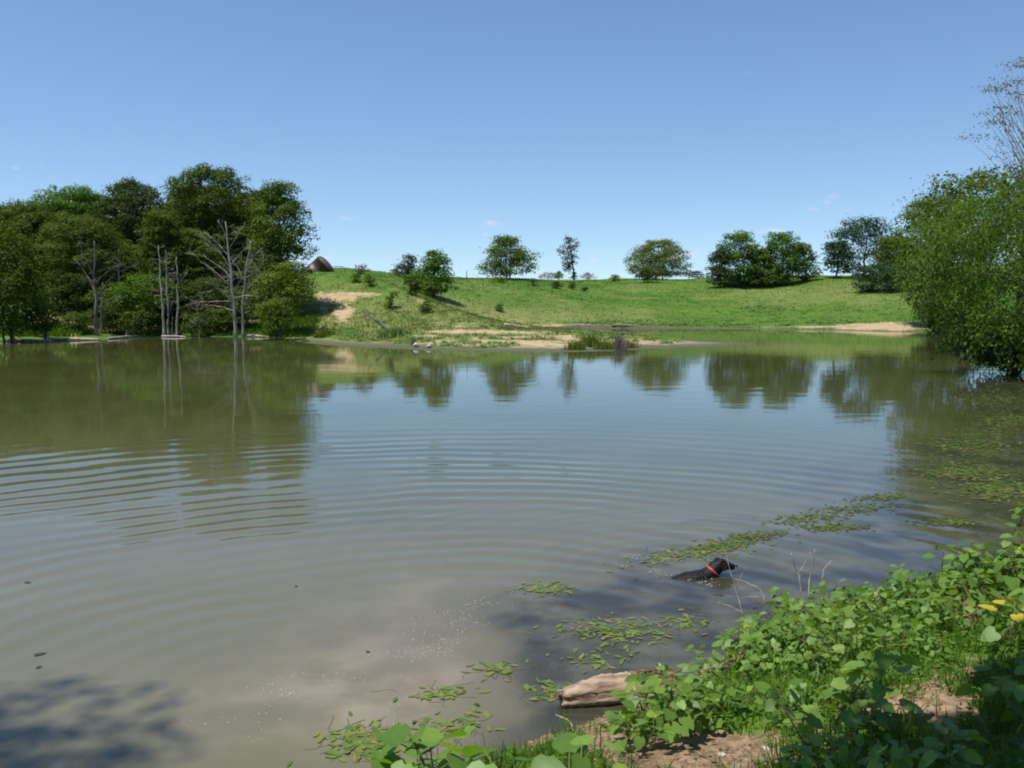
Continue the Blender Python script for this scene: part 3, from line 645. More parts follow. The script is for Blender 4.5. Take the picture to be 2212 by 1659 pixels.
for lb, px, pyb, a, bq, pyt, mt, nm in SHRUB:
    B = hit(px, pyb, dmin=48); mid = (a + bq) / 2; w = (bq - a) / 2; hq = pyb - pyt
    rows = [(pyt, mid - w * .3, mid + w * .25), (pyt + hq * .35, mid - w * .8, mid + w * .75), (pyt + hq * .7, mid - w, mid + w), (pyb - 1, mid - w * .8, mid + w * .8)]
    if 'slanting' in lb: rows = [(632, 848, 860), (645, 838, 852), (655, 828, 850), (667, 829, 852)]
    sh = float(proj(B[None])[1][0]) - pyb; rows = [(y_ + sh, a_, b_) for y_, a_, b_ in rows]
    tree(nm, lb, B, rows, B[1], mt, leaf=.17, crad=.28, trunk=.025, trunks=3, cat='brush' if nm == 'dry_brush' else 'shrub', lai=1.3 if mt == 'brush' else 2.2, limbs=5, fuzz=.6 if mt == 'brush' else .35)

# the big willow and its neighbours on the right bank
RB = [
 ('big_willow', 'big pale green willow leaning over the water at the right edge', 2330, 29, [(436, 2140, 2420), (462, 2056, 2520), (490, 2000, 2560), (540, 1968, 2580), (590, 1956, 2590), (640, 1966, 2590), (690, 1994, 2580), (735, 2026, 2560), (775, 2080, 2500), (800, 2120, 2460)], 'willow', .16, .55, dict(aspect=.28, droop=.55, lai=2.6, trunk=.22, flat=.9, fuzz=.35, limbs=16), 'tree'),
 ('bank_tree', 'dark green tree rising behind the big willow', 2200, 42, [(378, 2100, 2300), (400, 2050, 2340), (420, 1990, 2360), (440, 1966, 2380), (490, 1955, 2400), (560, 1955, 2400), (640, 1975, 2400)], 'leaf_green', .18, .8, dict(lai=2.6, trunk=.2, fuzz=.4), 'tree'),
 ('bank_tree', 'leafy green tree joining the big willow to the ridge trees', 2010, 73, [(436, 1975, 2050), (470, 1952, 2080), (530, 1942, 2090), (600, 1945, 2090), (660, 1960, 2080), (690, 1975, 2070)], 'leaf_green', .19, .8, dict(lai=3.0, trunk=.16, fuzz=.3), 'tree'),
 ('bank_bush', 'dark spreading bush on the shore left under the big willow', 2075, 66.5, [(630, 1990, 2110), (670, 1975, 2130), (705, 1990, 2130), (728, 2010, 2120)], 'leaf_dark', .16, .5, dict(trunks=3, trunk=.05, lai=3.0), 'bush'),
 ('bank_bush', 'dark bush at the waterline under the big willow', 2190, 30, [(690, 2090, 2330), (730, 2060, 2380), (770, 2080, 2380), (800, 2110, 2350)], 'leaf_blue', .14, .5, dict(trunks=3, trunk=.05), 'bush'),
 ('airy_tree', 'thin airy tree with reddish twigs above the willow at the right edge', 2335, 34, [(130, 2170, 2290), (180, 2136, 2330), (230, 2108, 2340), (290, 2092, 2360), (340, 2120, 2370), (390, 2120, 2370), (430, 2150, 2350)], 'airy', .085, .36, dict(lai=0.23, trunk=.06, fuzz=.3, limbs=150, shell=.1, barkm='airy_bark', nclump=150), 'tree'),
]
for nm, lb, px, D, rows, mt, lf, crd, kw, ct in RB:
    tree(nm, lb, base_at(px, D), rows, D, mt, leaf=lf, crad=crd, cat=ct, **kw)

# trees behind the photographer: only their shade reaches the picture
def shade_tree(label, base, lobes, leafm, lsize=.13):
    P0 = np.array([base[0], base[1], gz(*base)]); root = empty('shade_tree', P0)
    Vs, Ts, n = [], [], 0; Fs = []; tb = Tubes()
    tip = np.mean([l[0] for l in lobes], 0); tip[2] *= 0.8
    path = tube_path(P0 - np.array([0, 0, .2]), tip, 8, .1); tb.add(path - P0, np.linspace(.16, .06, 8), 8)
    for c, r, k in lobes:
        c = np.array(c); P = c + norm(rng.normal(size=(k, 3))) * (rng.random((k, 1)) ** 0.4) * np.array(r)
        V, F, ti = leaves(P - P0, rng.normal(size=(k, 3)) + np.array([0, 0, .8]), lsize * rng.uniform(.7, 1.3, k), .6, rng.random(k))
        Vs.append(V); Fs.append(F + n); Ts.append(ti); n += len(V)
        for q in range(5): tb.add(tube_path(path[4], c + rng.normal(size=3) * np.array(r) * .4, 6, .1) - P0, np.linspace(.05, .012, 6), 5)
    link('crown', npmesh('crown', np.concatenate(Vs), np.concatenate(Fs), {'tint': np.concatenate(Ts)}), M[leafm], root)
    link('trunk', tb.mesh('trunk'), M['bark'], root)
    tag(root, label, 'tree')
shade_tree('leafy tree behind the camera shading the bottom corner of the bank', (1.8, -1.6), [((.1, 1.95, 5.8), (.8, .7, .6), 2500), ((1.15, 2.7, 5.8), (.8, .7, .6), 2900), ((2.2, 3.6, 5.8), (.9, .8, .6), 3300), ((1.5, 1.0, 6.0), (1.6, 1.2, .9), 6400), ((3.1, 3.2, 5.8), (1.0, 1.0, .7), 3400), ((.7, 1.4, 5.6), (1.2, .8, .6), 2600), ((2.8, -.6, 6.4), (3.2, 2.4, 1.1), 11000)], 'leaf_green')
shade_tree('tall leafy tree beyond the left edge shading the near water', (-10.5, -0.5), [((-8.2, 1.9, 16.0), (1.3, 1.2, .9), 800), ((-9.6, 1.4, 16.2), (1.7, 1.7, 1.2), 2600), ((-7.0, 1.0, 15.8), (1.4, .7, .5), 330), ((-6.2, .8, 17), (1.6, .6, .5), 200), ((-8.6, 1.2, 17.5), (1.2, .9, .6), 700)], 'leaf_green', .14)

# ------------------------------------------------------------------ dead trees
def branch_out(tb, p, d, L, r, lvl, sides=5, up=0.15, spread=0.9, kids=4):
    n = 6
    d = norm(d); pts = [np.array(p, float)]
    for i in range(n - 1):
        d = norm(d + rng.normal(0, 0.13, 3) + np.array([0, 0, up * 0.15])); pts.append(pts[-1] + d * L / (n - 1))
    pts = np.array(pts); tb.add(pts, np.linspace(r, r * 0.25, n), sides)
    if lvl > 0:
        for k in range(kids):
            i = rng.integers(1, n); dd = norm(d + rng.normal(0, spread, 3))
            branch_out(tb, pts[i], dd, L * rng.uniform(.35, .6), r * (1 - i / n) * .55 + .006, lvl - 1, 4, up, spread, max(2, kids - 1))
def dead_tree(label, pxs, D, r0, branches, matn, nb=0, blen=1.2, name='dead_tree', lvl=2, rmul=1.0):
    """trunk through the pixels pxs at distance D; branches: list of (fraction, px, py) ends"""
    pts = np.array([W(a, bq, D) for a, bq in pxs])
    pts[0, 2] = max(gz(pts[0, 0], D), 0) - 0.25
    tt = np.linspace(0, len(pts) - 1, 14); path = np.stack([np.interp(tt, np.arange(len(pts)), pts[:, k]) for k in range(3)], 1)
    path[1:, :2] += rng.normal(0, .03, (13, 2))
    P0 = np.array([path[0, 0], path[0, 1], path[0, 2] + 0.25]); root = empty(name, P0)
    tb = Tubes(); rad = np.linspace(r0, r0 * .18, 14); rad[0] *= 1.35; tb.add(path - P0, rad, 8)
    link('trunk', tb.mesh('trunk'), M[matn], root)
    def rad_at(f): return max(r0 * (1 - .82 * f) * .5, .012) * rmul
    for f, ex, ey, dd in branches:
        s = np.array([np.interp(f * 13, np.arange(14), path[:, k]) for k in range(3)]); e = W(ex, ey, D + dd)
        tb = Tubes(); pth = tube_path(s, e, 9, .10, .05) - P0; r = rad_at(f); tb.add(pth, np.linspace(r, .010, 9), 6)
        for q in range(4 if lvl > 1 else 2):
            i = rng.integers(3, 8); branch_out(tb, pth[i], norm(e - s) + rng.normal(0, .7, 3), np.linalg.norm(e - s) * rng.uniform(.2, .42), r * .42, lvl - 1, 4, .2, .7, 3)
        link('limb', tb.mesh('limb'), M[matn], root)
    for q in range(nb):
        f = rng.uniform(.25, .97); s = np.array([np.interp(f * 13, np.arange(14), path[:, k]) for k in range(3)]) - P0
        a = rng.uniform(0, 2 * np.pi); tb = Tubes()
        branch_out(tb, s, (math.cos(a), math.sin(a), rng.uniform(-.2, .5)), blen * rng.uniform(.4, 1.1), max(.35 * rad_at(f), .009), 1, 4, .1, .6, 3)
        link('limb', tb.mesh('limb'), M[matn], root)
    tag(root, label, 'dead tree', 'dead trees standing at the water')
dead_tree('pale forked dead tree with long bare limbs at the water', [(507, 727), (507, 690), (504, 655), (501, 620), (499, 585), (494, 550), (490, 515), (487, 478)], 59.5, .125,
          [(.22, 430, 668, .6), (.3, 448, 612, -1), (.38, 545, 560, .5), (.42, 415, 545, -.5), (.5, 440, 552, 1), (.5, 570, 600, 1.2), (.58, 432, 508, .2), (.62, 545, 520, -.5), (.7, 440, 500, .6), (.75, 530, 480, .4), (.3, 400, 660, .8), (.33, 560, 640, -1.2), (.86, 470, 478, 0)], 'dead_wood', nb=26, rmul=.75)
dead_tree('slimmer pale dead tree right beside the forked dead tree', [(525, 724), (524, 690), (524, 650), (529, 610), (534, 570), (541, 520)], 60.3, .10,
          [(.3, 575, 660, .4), (.38, 590, 672, -.8), (.45, 565, 590, .5), (.5, 580, 555, -.4), (.6, 500, 560, .6), (.7, 568, 535, .3), (.25, 500, 655, -.6)], 'dead_wood', nb=14, rmul=.75)
dead_tree('leaning thin dead pole, leftmost of the three poles', [(353, 722), (351, 660), (346, 590), (343, 530)], 60.5, .10, [], 'dead_wood', nb=16, blen=.9)
dead_tree('thin dead pole in the middle of the three poles', [(362, 720), (363, 660), (360, 600), (357, 540)], 61, .075, [], 'dead_wood', nb=16, blen=.9)
dead_tree('shorter bleached dead pole, rightmost of the three poles', [(381, 722), (383, 660), (383, 600), (381, 555)], 60.5, .09, [(.55, 405, 590, .3)], 'dead_wood', nb=10, blen=.8)
dead_tree('short dead stub between the thin poles', [(371, 722), (372, 690), (370, 655)], 61, .06, [], 'dead_wood_dark', nb=4, blen=.6)
dead_tree('dark twiggy dead tree on the left part of the bank', [(207, 728), (207, 660), (205, 590), (202, 520)], 58.5, .13, [(.45, 160, 560, .5), (.4, 250, 590, -.5), (.55, 262, 570, .4), (.3, 262, 640, .3), (.6, 170, 520, -.3)], 'dead_wood_dark', nb=18, blen=1.5)
dead_tree('dark dead trunk close behind the twiggy dead tree', [(219, 724), (220, 670), (222, 610)], 59.5, .09, [], 'dead_wood_dark', nb=8)
dead_tree('thin grey dead trunk in the wood behind the twiggy dead tree', [(258, 700), (258, 620), (256, 540)], 63, .08, [(.7, 300, 570, .3)], 'dead_wood_dark', nb=8)
dead_tree('low tangle of dead branches beside the pale dead tree', [(432, 724), (430, 690), (424, 650)], 59.5, .06, [(.4, 465, 660, 0.2), (.3, 390, 680, .3)], 'dead_wood_dark', nb=12, blen=1.1)
dead_tree('pale snag standing in the water at the left edge', [(28, 736), (27, 705), (25, 676)], 53, .09, [], 'dead_wood', nb=3, blen=.5)
dead_tree('shorter pale snag next to the left edge snag', [(8, 737), (6, 712), (5, 690)], 52.6, .08, [], 'dead_wood_dark', nb=2, blen=.4)

# leaning dead limb on the spit
def limb_thing(name, label, cat, pts3, r0, r1, matn, subs=(), sides=8, group=None, rough=0.0, cap=True):
    pts3 = np.array(pts3, float); P0 = pts3[0].copy(); P0[2] = pts3[:, 2].min()
    tt = np.linspace(0, len(pts3) - 1, 12); path = np.stack([np.interp(tt, np.arange(len(pts3)), pts3[:, k]) for k in range(3)], 1) - P0
    root = empty(name, P0); tb = Tubes()
    rad = np.linspace(r0, r1, 12) * (1 + rough * rng.normal(0, 1, 12)); tb.add(path, rad, sides)
    link('trunk', tb.mesh('trunk'), M[matn], root)
    for s in subs:
        tb = Tubes(); q = np.array(s[0], float) - P0
        tt = np.linspace(0, len(q) - 1, 7); q2 = np.stack([np.interp(tt, np.arange(len(q)), q[:, k]) for k in range(3)], 1) + rng.normal(0, .01 * np.linalg.norm(q[-1] - q[0]), (7, 3))
        tb.add(q2, np.linspace(s[1], s[1] * .35, 7), 5); link('branch', tb.mesh('branch'), M[matn], root)
    return tag(root, label, cat, group)
Bd = hit(845, 719, dmin=40); Dd = Bd[1]
def wp(px, py, dd=0): return W(px, py, Dd + dd)
limb_thing('dead_limb', 'dark dead limb leaning out of the weeds on the spit', 'dead limb', [Bd - np.array([0, 0, .2]), wp(832, 708), wp(812, 692), wp(797, 682)], .115, .06, 'dead_wood_dark',
           [([wp(799, 684), wp(797, 676), wp(791, 667)], .045), ([wp(800, 684), wp(790, 682), wp(783, 680)], .03), ([wp(786, 681), wp(783, 672), wp(783, 662)], .018), ([wp(797, 682), wp(793, 680), wp(789, 675)], .022)])
def lying(name, label, a, bq, r0, r1, matn, cat='log', group=None, stubs=2, lift=0.0):
    A = hit(*a, dmin=3) if isinstance(a, tuple) else np.array(a); B = hit(*bq, dmin=3) if isinstance(bq, tuple) else np.array(bq)
    A = A + np.array([0, 0, r0 * .6 + lift]); B = B + np.array([0, 0, r1 * .6 + lift])
    mid = (A + B) / 2 + np.array([0, 0, .03])
    subs = []
    for k in range(stubs):
        f = rng.uniform(.3, .9); s = A + (B - A) * f
        subs.append(([s, s + np.array([rng.uniform(-.3, .3), rng.uniform(-.2, .2), rng.uniform(.15, .4)]) * np.linalg.norm(B - A) * .3], r1 * .6))
    return limb_thing(name, label, cat, [A, mid, B], r0, r1, matn, subs, group=group, rough=.06)
lying('driftwood_log', 'bleached driftwood log lying on the far end of the spit', (1090, 703), (1142, 710), .10, .06, 'bleached')
lying('driftwood_pole', 'thin dark pole lying at the far waterline of the inlet', (1322, 707), (1368, 709), .07, .04, 'dead_wood_dark', cat='pole', stubs=1)
lying('driftwood_log', 'pale driftwood log at the foot of the pale dead tree', (530, 727), (582, 729), .09, .05, 'bleached', stubs=4)
lying('driftwood_log', 'pale log lying along the waterline at the left shore', (95, 735), (215, 735), .10, .06, 'bleached', stubs=2)
lying('driftwood_log', 'long pale fallen log at the left edge shore', (15, 737), (112, 738), .09, .06, 'dead_wood', stubs=1)
lying('driftwood_log', 'fallen log on the bank below the dark dead trunk', (235, 733), (310, 726), .08, .04, 'dead_wood', stubs=3)
lying('fallen_branch', 'pale fallen branch on the grass of the left bank', (120, 700), (158, 692), .07, .04, 'bleached', cat='branch', stubs=1)
lying('driftwood_log', 'short log at the waterline below the dead poles', (350, 728), (402, 729), .08, .05, 'dead_wood', stubs=2)

# rocks, posts
def rock_mesh(name, seed, n=2):
    bm = bmesh.new(); bmesh.ops.create_icosphere(bm, subdivisions=n, radius=1.0)
    r2 = np.random.default_rng(seed); ph = r2.uniform(0, 6, (6, 3)); am = r2.uniform(-.18, .18, 6)
    for v in bm.verts:
        c = np.array(v.co); s = 1 + sum(a * math.sin(2.2 * c.dot(np.cos(p)) + p[0]) for a, p in zip(am, ph))
        v.co = Vector(c * s); v.co.z *= .75
    me = bpy.data.meshes.new(name); bm.to_mesh(me); bm.free()
    return me
m, t, b = mat('pale_rock'); co = N(t, 'ShaderNodeTexCoord').outputs['Object']; n1 = noise(t, 2.5, 5, co)
t.links.new(mixcol(t, mrange(t, n1.outputs['Fac'], .3, .7), (.30, .26, .21), (.56, .52, .45)), b.inputs['Base Color']); b.inputs['Roughness'].default_value = .9; M['rock'] = m
for lb, px, py, s, sd in [('larger pale rock at the waterline of the spit', 899, 750, (.20, .16, .17), 1), ('smaller pale rock just right of the larger waterline rock', 927, 752, (.18, .14, .15), 2)]:
    B = hit(px, py, dmin=40); o = link('shore_rock', rock_mesh('shore_rock', sd), M['rock']); o.location = (B[0], B[1], B[2] + s[2] * .4); o.scale = s; o.rotation_euler = (.2, .5, sd)
    tag(o, lb, 'rock', 'pale rocks on the spit')
m, t, b = mat('rusty_post'); b.inputs['Base Color'].default_value = (.10, .075, .06, 1); b.inputs['Roughness'].default_value = .8; M['post'] = m
for lb, px, py, h in [('thin dark fence post on the skyline left of the broad ridge tree', 1008, 603, 1.0), ('thin dark fence post on the ridge right of the round pale tree', 1489, 600, 1.1), ('thin fence post on the skyline near the cedar', 1052, 603, .7)]:
    B = hit(px, py, dmin=60); tb = Tubes(); tb.add([(0, 0, -.3), (0, 0, h * .5), (.01, 0, h)], [.045, .045, .04], 6); tb.add([(-.06, 0, h * .85), (.06, 0, h * .85)], .012, 4)
    o = link('fence_post', tb.mesh('fence_post'), M['post']); o.location = B; tag(o, lb, 'post')

# rusty tank
m, t, b = mat('rusty_steel'); co = N(t, 'ShaderNodeTexCoord').outputs['Object']
mpn = N(t, 'ShaderNodeMapping'); mpn.inputs['Scale'].default_value = (1.5, 1.5, .25); t.links.new(co, mpn.inputs[0])
n1 = noise(t, 1.6, 6, mpn.outputs[0]); n2 = noise(t, 9, 4, co)
c = mixcol(t, mrange(t, n1.outputs['Fac'], .35, .65), (.075, .048, .042), (.135, .088, .074))
c = mixcol(t, mrange(t, n2.outputs['Fac'], .5, .75, 0, .5), c, (.055, .036, .033))
t.links.new(c, b.inputs['Base Color']); b.inputs['Metallic'].default_value = .35; b.inputs['Roughness'].default_value = .5; M['rust'] = m
Bt = hit(697, 586, dmin=55)
Dt = Bt[1]
axis_v = Vector((0.70, 0.12, 0.60)).normalized()
rimc = Vector(W(706.0, 573.0, Dt + .6))
root = empty('rusty_tank', (Bt[0], Bt[1], Bt[2]))
rad, L = 1.06, 3.4
vs_, fs_ = [], []; S = 48
prof = [(0, rad), (.06, rad), (.06, rad * 1.025), (.16, rad * 1.025), (.16, rad), (1.6, rad), (1.6, rad * 1.012), (1.68, rad * 1.012), (1.68, rad), (L, rad)]
prof_in = [(L, rad * .97), (.03, rad * .97), (0, rad * .97)]
allp = prof + prof_in
q = axis_v.to_track_quat('Z', 'Y')
for d_, r_ in allp:
    r_ *= 1 - .10 * d_ / L
    for k in range(S):
        a = 2 * math.pi * k / S; v = q @ Vector((r_ * math.cos(a), r_ * math.sin(a), -d_)); v = rimc + v - Vector(root.location); vs_.append(tuple(v))
for i in range(len(allp) - 1):
    for k in range(S): fs_.append((i * S + k, i * S + (k + 1) % S, (i + 1) * S + (k + 1) % S, (i + 1) * S + k))
i = len(allp) - 1
for k in range(S): fs_.append((i * S + k, i * S + (k + 1) % S, (k + 1) % S, k))
link('shell', npmesh('shell', np.array(vs_), np.array(fs_), smooth=False), M['rust'], root)
# head plate set into the upper end
vs2 = []; CAPN = 7
for i_ in range(CAPN):
    ph = (math.pi / 2) * i_ / (CAPN - 1); rr_ = rad * .985 * math.cos(ph); hh_ = .34 * math.sin(ph) - .03
    for k in range(S): vs2.append(tuple(rimc + q @ Vector((rr_ * math.cos(2 * math.pi * k / S), rr_ * math.sin(2 * math.pi * k / S), hh_)) - Vector(root.location)))
link('head_plate', npmesh('head_plate', np.array(vs2), np.array([(i_ * S + k, i_ * S + (k + 1) % S, (i_ + 1) * S + (k + 1) % S, (i_ + 1) * S + k) for i_ in range(CAPN - 1) for k in range(S)]), smooth=True), M['rust'], root)
tag(root, 'rusty brown steel tank tipped on the skyline beside the wood', 'tank')
Br = hit(722, 588, dmin=60)
tb = Tubes(); tb.add([(-.1, 0, -.2), (-.1, 0, .42), (0, 0, .5), (.75, 0, .47), (.9, 0, .3), (.95, 0, -.2)], .03, 6)
o = link('bent_pipe', tb.mesh('bent_pipe'), M['post']); o.location = Br; tag(o, 'small bent pipe rail in the grass beside the rusty tank', 'pipe')

# ------------------------------------------------------------------ grass and weeds of the far shore (uncountable)
def blades(P, h, wd, tint, lean=0.35, per=5, spread=0.12):
    """tufts of narrow triangles: roots P, height h"""
    n = len(P); idx = np.repeat(np.arange(n), per); k = len(idx)
    root = P[idx] + np.concatenate([rng.normal(0, 1, (k, 2)) * np.asarray(spread), np.zeros((k, 1))], 1)
    a = rng.uniform(0, 2 * np.pi, k); hh = (h if np.isscalar(h) else h[idx]) * rng.uniform(.5, 1.15, k)
    ln = np.abs(rng.normal(0, lean, k))
    tip = root + np.stack([np.cos(a) * ln * hh, np.sin(a) * ln * hh, hh], 1)
    b2 = rng.uniform(0, 2 * np.pi, k); side = np.stack([np.cos(b2), np.sin(b2), np.zeros(k)], 1) * (wd * rng.uniform(.6, 1.3, k))[:, None]
    mid = (root + tip) / 2 + np.array([0, 0, .12]) * hh[:, None]
    root = root - np.array([0, 0, .02])
    V = np.stack([root - side, root + side, mid + side * .7, mid - side * .7, tip], 1).reshape(-1, 3)
    o = np.arange(k) * 5
    return V, [np.stack([o, o + 1, o + 2, o + 3], 1), np.stack([o + 3, o + 2, o + 4], 1)], np.concatenate([np.clip(tint[idx] + rng.normal(0, .12, k), 0, 1)] * 2)
def scatter(n, x0, x1, y0, y1, test):
    x = rng.uniform(x0, x1, n); u = rng.random(n); y = y0 + (y1 - y0) * u ** 1.3
    z = ground_z(x, y); d = shore_d(x, y); P = np.stack([x, y, z], 1)
    px, py = proj(P); k = (d > 0.25) & (px > -60) & (px < 2280) & test(P, d, px, py)
    return P[k], d[k]
def stuff(name, label, cat, V, F, ti, matn):
    o = link(name, npmesh(name, V, F, {'tint': ti}), M[matn]); return tag(o, label, cat, None, 'stuff')
P, d = scatter(44000, -26, 62, 43, 128, lambda P, d, px, py: (soil_mask(P, d) < 0.36) & (d > 0.8 + 2.6 * (P[:, 0] < 16) * (P[:, 1] < 58)))
ti = np.clip(0.25 + 0.45 * (fbm(P[:, 0] * .3, P[:, 1] * .3, 77) - .3) + 0.35 * dry_mask(P, d) * (rng.random(len(P)) < .6), 0, 1)
V, F, ti = blades(P, 0.05 + 0.10 * rng.random(len(P)) ** 2, 0.030, ti, per=4, spread=.22, lean=.7)
stuff('meadow_grass', 'short green grass covering the hillside beyond the pond', 'grass', V, F, ti, 'grass')
P, d = scatter(26000, -20, 24, 42, 72, lambda P, d, px, py: (d < 13) & (rng.random(len(P)) < 0.15 + 0.85 * dry_mask(P, d)) & (soil_mask(P, d) < 0.4) & (d > 3))
V, F, ti = blades(P, 0.08 + 0.16 * rng.random(len(P)), 0.022, rng.random(len(P)), per=5, spread=.12, lean=.5)
stuff('dry_grass', 'thin dry straw-coloured grass on the spit', 'grass', V, F, ti, 'dry_grass')
# broad-leaved shore weeds
def weedmass(P, r, h, leaf, per):
    idx = np.repeat(np.arange(len(P)), per); k = len(idx)
    q = norm(rng.normal(size=(k, 3))); q[:, 2] = np.abs(q[:, 2])
    C = P[idx] + q * np.array([r, r, h]) * (rng.random((k, 1)) ** .5)
    return leaves(C, q * .5 + np.array([0, -.1, 1.0]) + rng.normal(0, .35, (k, 3)), leaf * rng.uniform(.6, 1.3, k), .75, np.clip(rng.random(k) * .6 + np.repeat(rng.random(len(P)) * .4, per), 0, 1))
def in_ell(px, py, L):
    r = np.zeros(len(px), bool)
    for cx, cy, rx, ry in L: r |= ((px - cx) / rx) ** 2 + ((py - cy) / ry) ** 2 < 1
    return r
FR = [(720, 722, 70, 14), (850, 737, 110, 9), (640, 728, 30, 8), (1000, 745, 130, 7), (960, 733, 60, 8), (1290, 722, 60, 14), (1420, 737, 50, 7), (1110, 729, 90, 6), (850, 722, 28, 10)]
P, d = scatter(14000, -20, 20, 42, 66, lambda P, d, px, py: in_ell(px, py, FR) & (d > 2.4) & (fbm(P[:, 0] * .8, P[:, 1] * .8, 88, 3) > .36))
V, F, ti = weedmass(P, .22, .22, .13, 9)
stuff('shore_weeds', 'pale green leafy weeds along the front of the spit', 'weeds', V, F, ti, 'shore_weed')
FR2 = [(1500, 697, 230, 7), (1720, 698, 130, 7), (1250, 700, 60, 4), (1640, 668, 60, 7)]
P, d = scatter(16000, 4, 45, 70, 96, lambda P, d, px, py: in_ell(px, py, FR2) & (d > .7) & (fbm(P[:, 0] * .5, P[:, 1] * .5, 89, 3) > .42))
V, F, ti = weedmass(P, .3, .25, .18, 7)
stuff('far_shore_weeds', 'pale green leafy weeds along the far waterline of the inlet', 'weeds', V, F, ti, 'shore_weed')
FR3 = [(480, 712, 90, 14), (90, 715, 110, 14), (340, 722, 50, 6), (620, 715, 60, 14), (650, 690, 40, 30)]
P, d = scatter(16000, -36, -10, 50, 66, lambda P, d, px, py: in_ell(px, py, FR3) & (d > .4))
V, F, ti = blades(P, .2 + .2 * rng.random(len(P)), .03, .2 + .5 * rng.random(len(P)), per=6, spread=.15, lean=.5)
stuff('bank_grass', 'bright green grass on the bank below the wood', 'grass', V, F, ti, 'grass')

# reeds on the tip of the spit: each clump is a thing
def clump(name, label, px, py, n, h, r, matn, cat, lean=.3, wd=.018, group=None):
    B = hit(px, py, dmin=35); P = np.repeat(B[None], n, 0) + np.concatenate([rng.normal(0, r, (n, 2)), np.zeros((n, 1))], 1)
    P[:, 2] = np.maximum(ground_z(P[:, 0], P[:, 1]), -.05)
    V, F, ti = blades(P - B, h * rng.uniform(.6, 1.1, n), wd, rng.random(n), per=3, spread=.05, lean=lean)
    root = empty(name, B); link('blades' if matn != 'dead_wood_dark' else 'stems', npmesh(name, V, F, {'tint': ti}), M[matn], root)
    return tag(root, label, cat, group)
clump('reed_clump', 'tall green reed clump in the middle of the spit tip', 1278, 749, 170, .72, .22, 'reed', 'reeds', group='reed clumps at the spit tip')
clump('reed_clump', 'low yellow-green reed clump at the water left of the tall reeds', 1243, 756, 130, .5, .24, 'reed', 'reeds', group='reed clumps at the spit tip')
clump('reed_clump', 'reed clump between the tall reeds and the dark dead stems', 1306, 755, 110, .5, .2, 'reed', 'reeds', group='reed clumps at the spit tip')
clump('dead_weed', 'dark dead weed stems standing right of the reeds', 1340, 757, 60, .95, .13, 'dead_wood_dark', 'stems', lean=.22, wd=.014)
clump('grass_clump', 'brownish grass clump right of the dark dead stems', 1358, 752, 90, .5, .22, 'dry_grass', 'grass clump', lean=.4)
clump('tall_weed', 'rounded leafy weed clump at the foot of the dead limb', 848, 728, 300, .45, .27, 'shore_weed', 'weed', lean=.6, wd=.05)
clump('tall_weed', 'green weed clump on the left shore of the spit', 702, 727, 260, .5, .27, 'reed', 'weed', lean=.6, wd=.04)
clump('dead_weed', 'single dark stem cluster beside the larger waterline rock', 893, 746, 8, .6, .05, 'dead_wood_dark', 'stems', lean=.15)

# ------------------------------------------------------------------ near bank
def leaf_mesh(name, seed):
    r2 = np.random.default_rng(seed); j = lambda: r2.uniform(-.03, .03)
    mid = [(0, 0), (.35, 0), (.7, 0), (1.0, 0)]
    half = [(-.13 + j(), .22 + j()), (.0 + j(), .43 + j()), (.22 + j(), .50 + j()), (.43 + j(), .41 + j()), (.56 + j(), .43 + j()), (.77 + j(), .24 + j())]
    V = [(x_, 0, -.10 * x_ * x_) for x_, _ in mid]
    for sgn in (1, -1):
        for x_, y_ in half: V.append((x_, sgn * y_, .26 * abs(y_) - .10 * x_ * x_ - .35 * y_ * y_ + j()))
    F = []
    for o in (4, 10):
        f = [(0, o, o + 1, 1), (1, o + 1, o + 2, o + 3), (1, o + 3, o + 4, 2), (2, o + 4, o + 5, 3)]
        F += [tuple(q) if o == 10 else tuple(reversed(q)) for q in f]
    return npmesh(name, np.array(V), np.array(F), smooth=True)
LEAVES = [leaf_mesh('leaf', s) for s in (1, 2, 3, 4)]
for me in LEAVES: me.materials.append(M['bank_leaf'])
YLEAVES = [me.copy() for me in LEAVES[:2]]
for me in YLEAVES: me.materials.clear(); me.materials.append(M['bank_leaf_yellow'])
def plant_template(seed):
    """stem mesh + list of (leaf index, matrix)"""
    r2 = np.random.default_rng(100 + seed); tb = Tubes()
    h = r2.uniform(.20, .36); n = int(r2.integers(11, 17)); lean = r2.normal(0, .10, 2)
    top = np.array([lean[0], lean[1], h]); path = np.array([[0, 0, -.05], top * .35 + [.01, 0, 0], top * .7, top])
    tb.add(path, [.0055, .005, .004, .002], 5); L = []
    a = r2.uniform(0, 6.28)
    for k in range(n):
        f = .28 + .72 * k / (n - 1); p = np.array([np.interp(f, [0, .35, .7, 1], path[:, i]) for i in range(3)])
        a += 2.4 + r2.normal(0, .3); pl = (.13 - .08 * f) * r2.uniform(.7, 1.4); up = r2.uniform(.15, .75)
        dr = np.array([math.cos(a), math.sin(a), up]); dr /= np.linalg.norm(dr); e = p + dr * pl
        tb.add([p, (p + e) / 2 + [0, 0, -.004], e], [.0025, .002, .0018], 4)
        sz = (.095 - .025 * f) * r2.uniform(.75, 1.2); tilt = r2.normal(.25, .35); roll = r2.normal(0, .4)
        mt = Matrix.Translation(Vector(e)) @ Matrix.Rotation(a, 4, 'Z') @ Matrix.Rotation(tilt, 4, 'Y') @ Matrix.Rotation(roll, 4, 'X') @ Matrix.Scale(sz, 4)
        L.append((int(r2.integers(0, 4)), mt))
    me = tb.mesh('stem'); me.materials.append(M['stem']); return me, L, h
TPL = [plant_template(s) for s in range(9)]
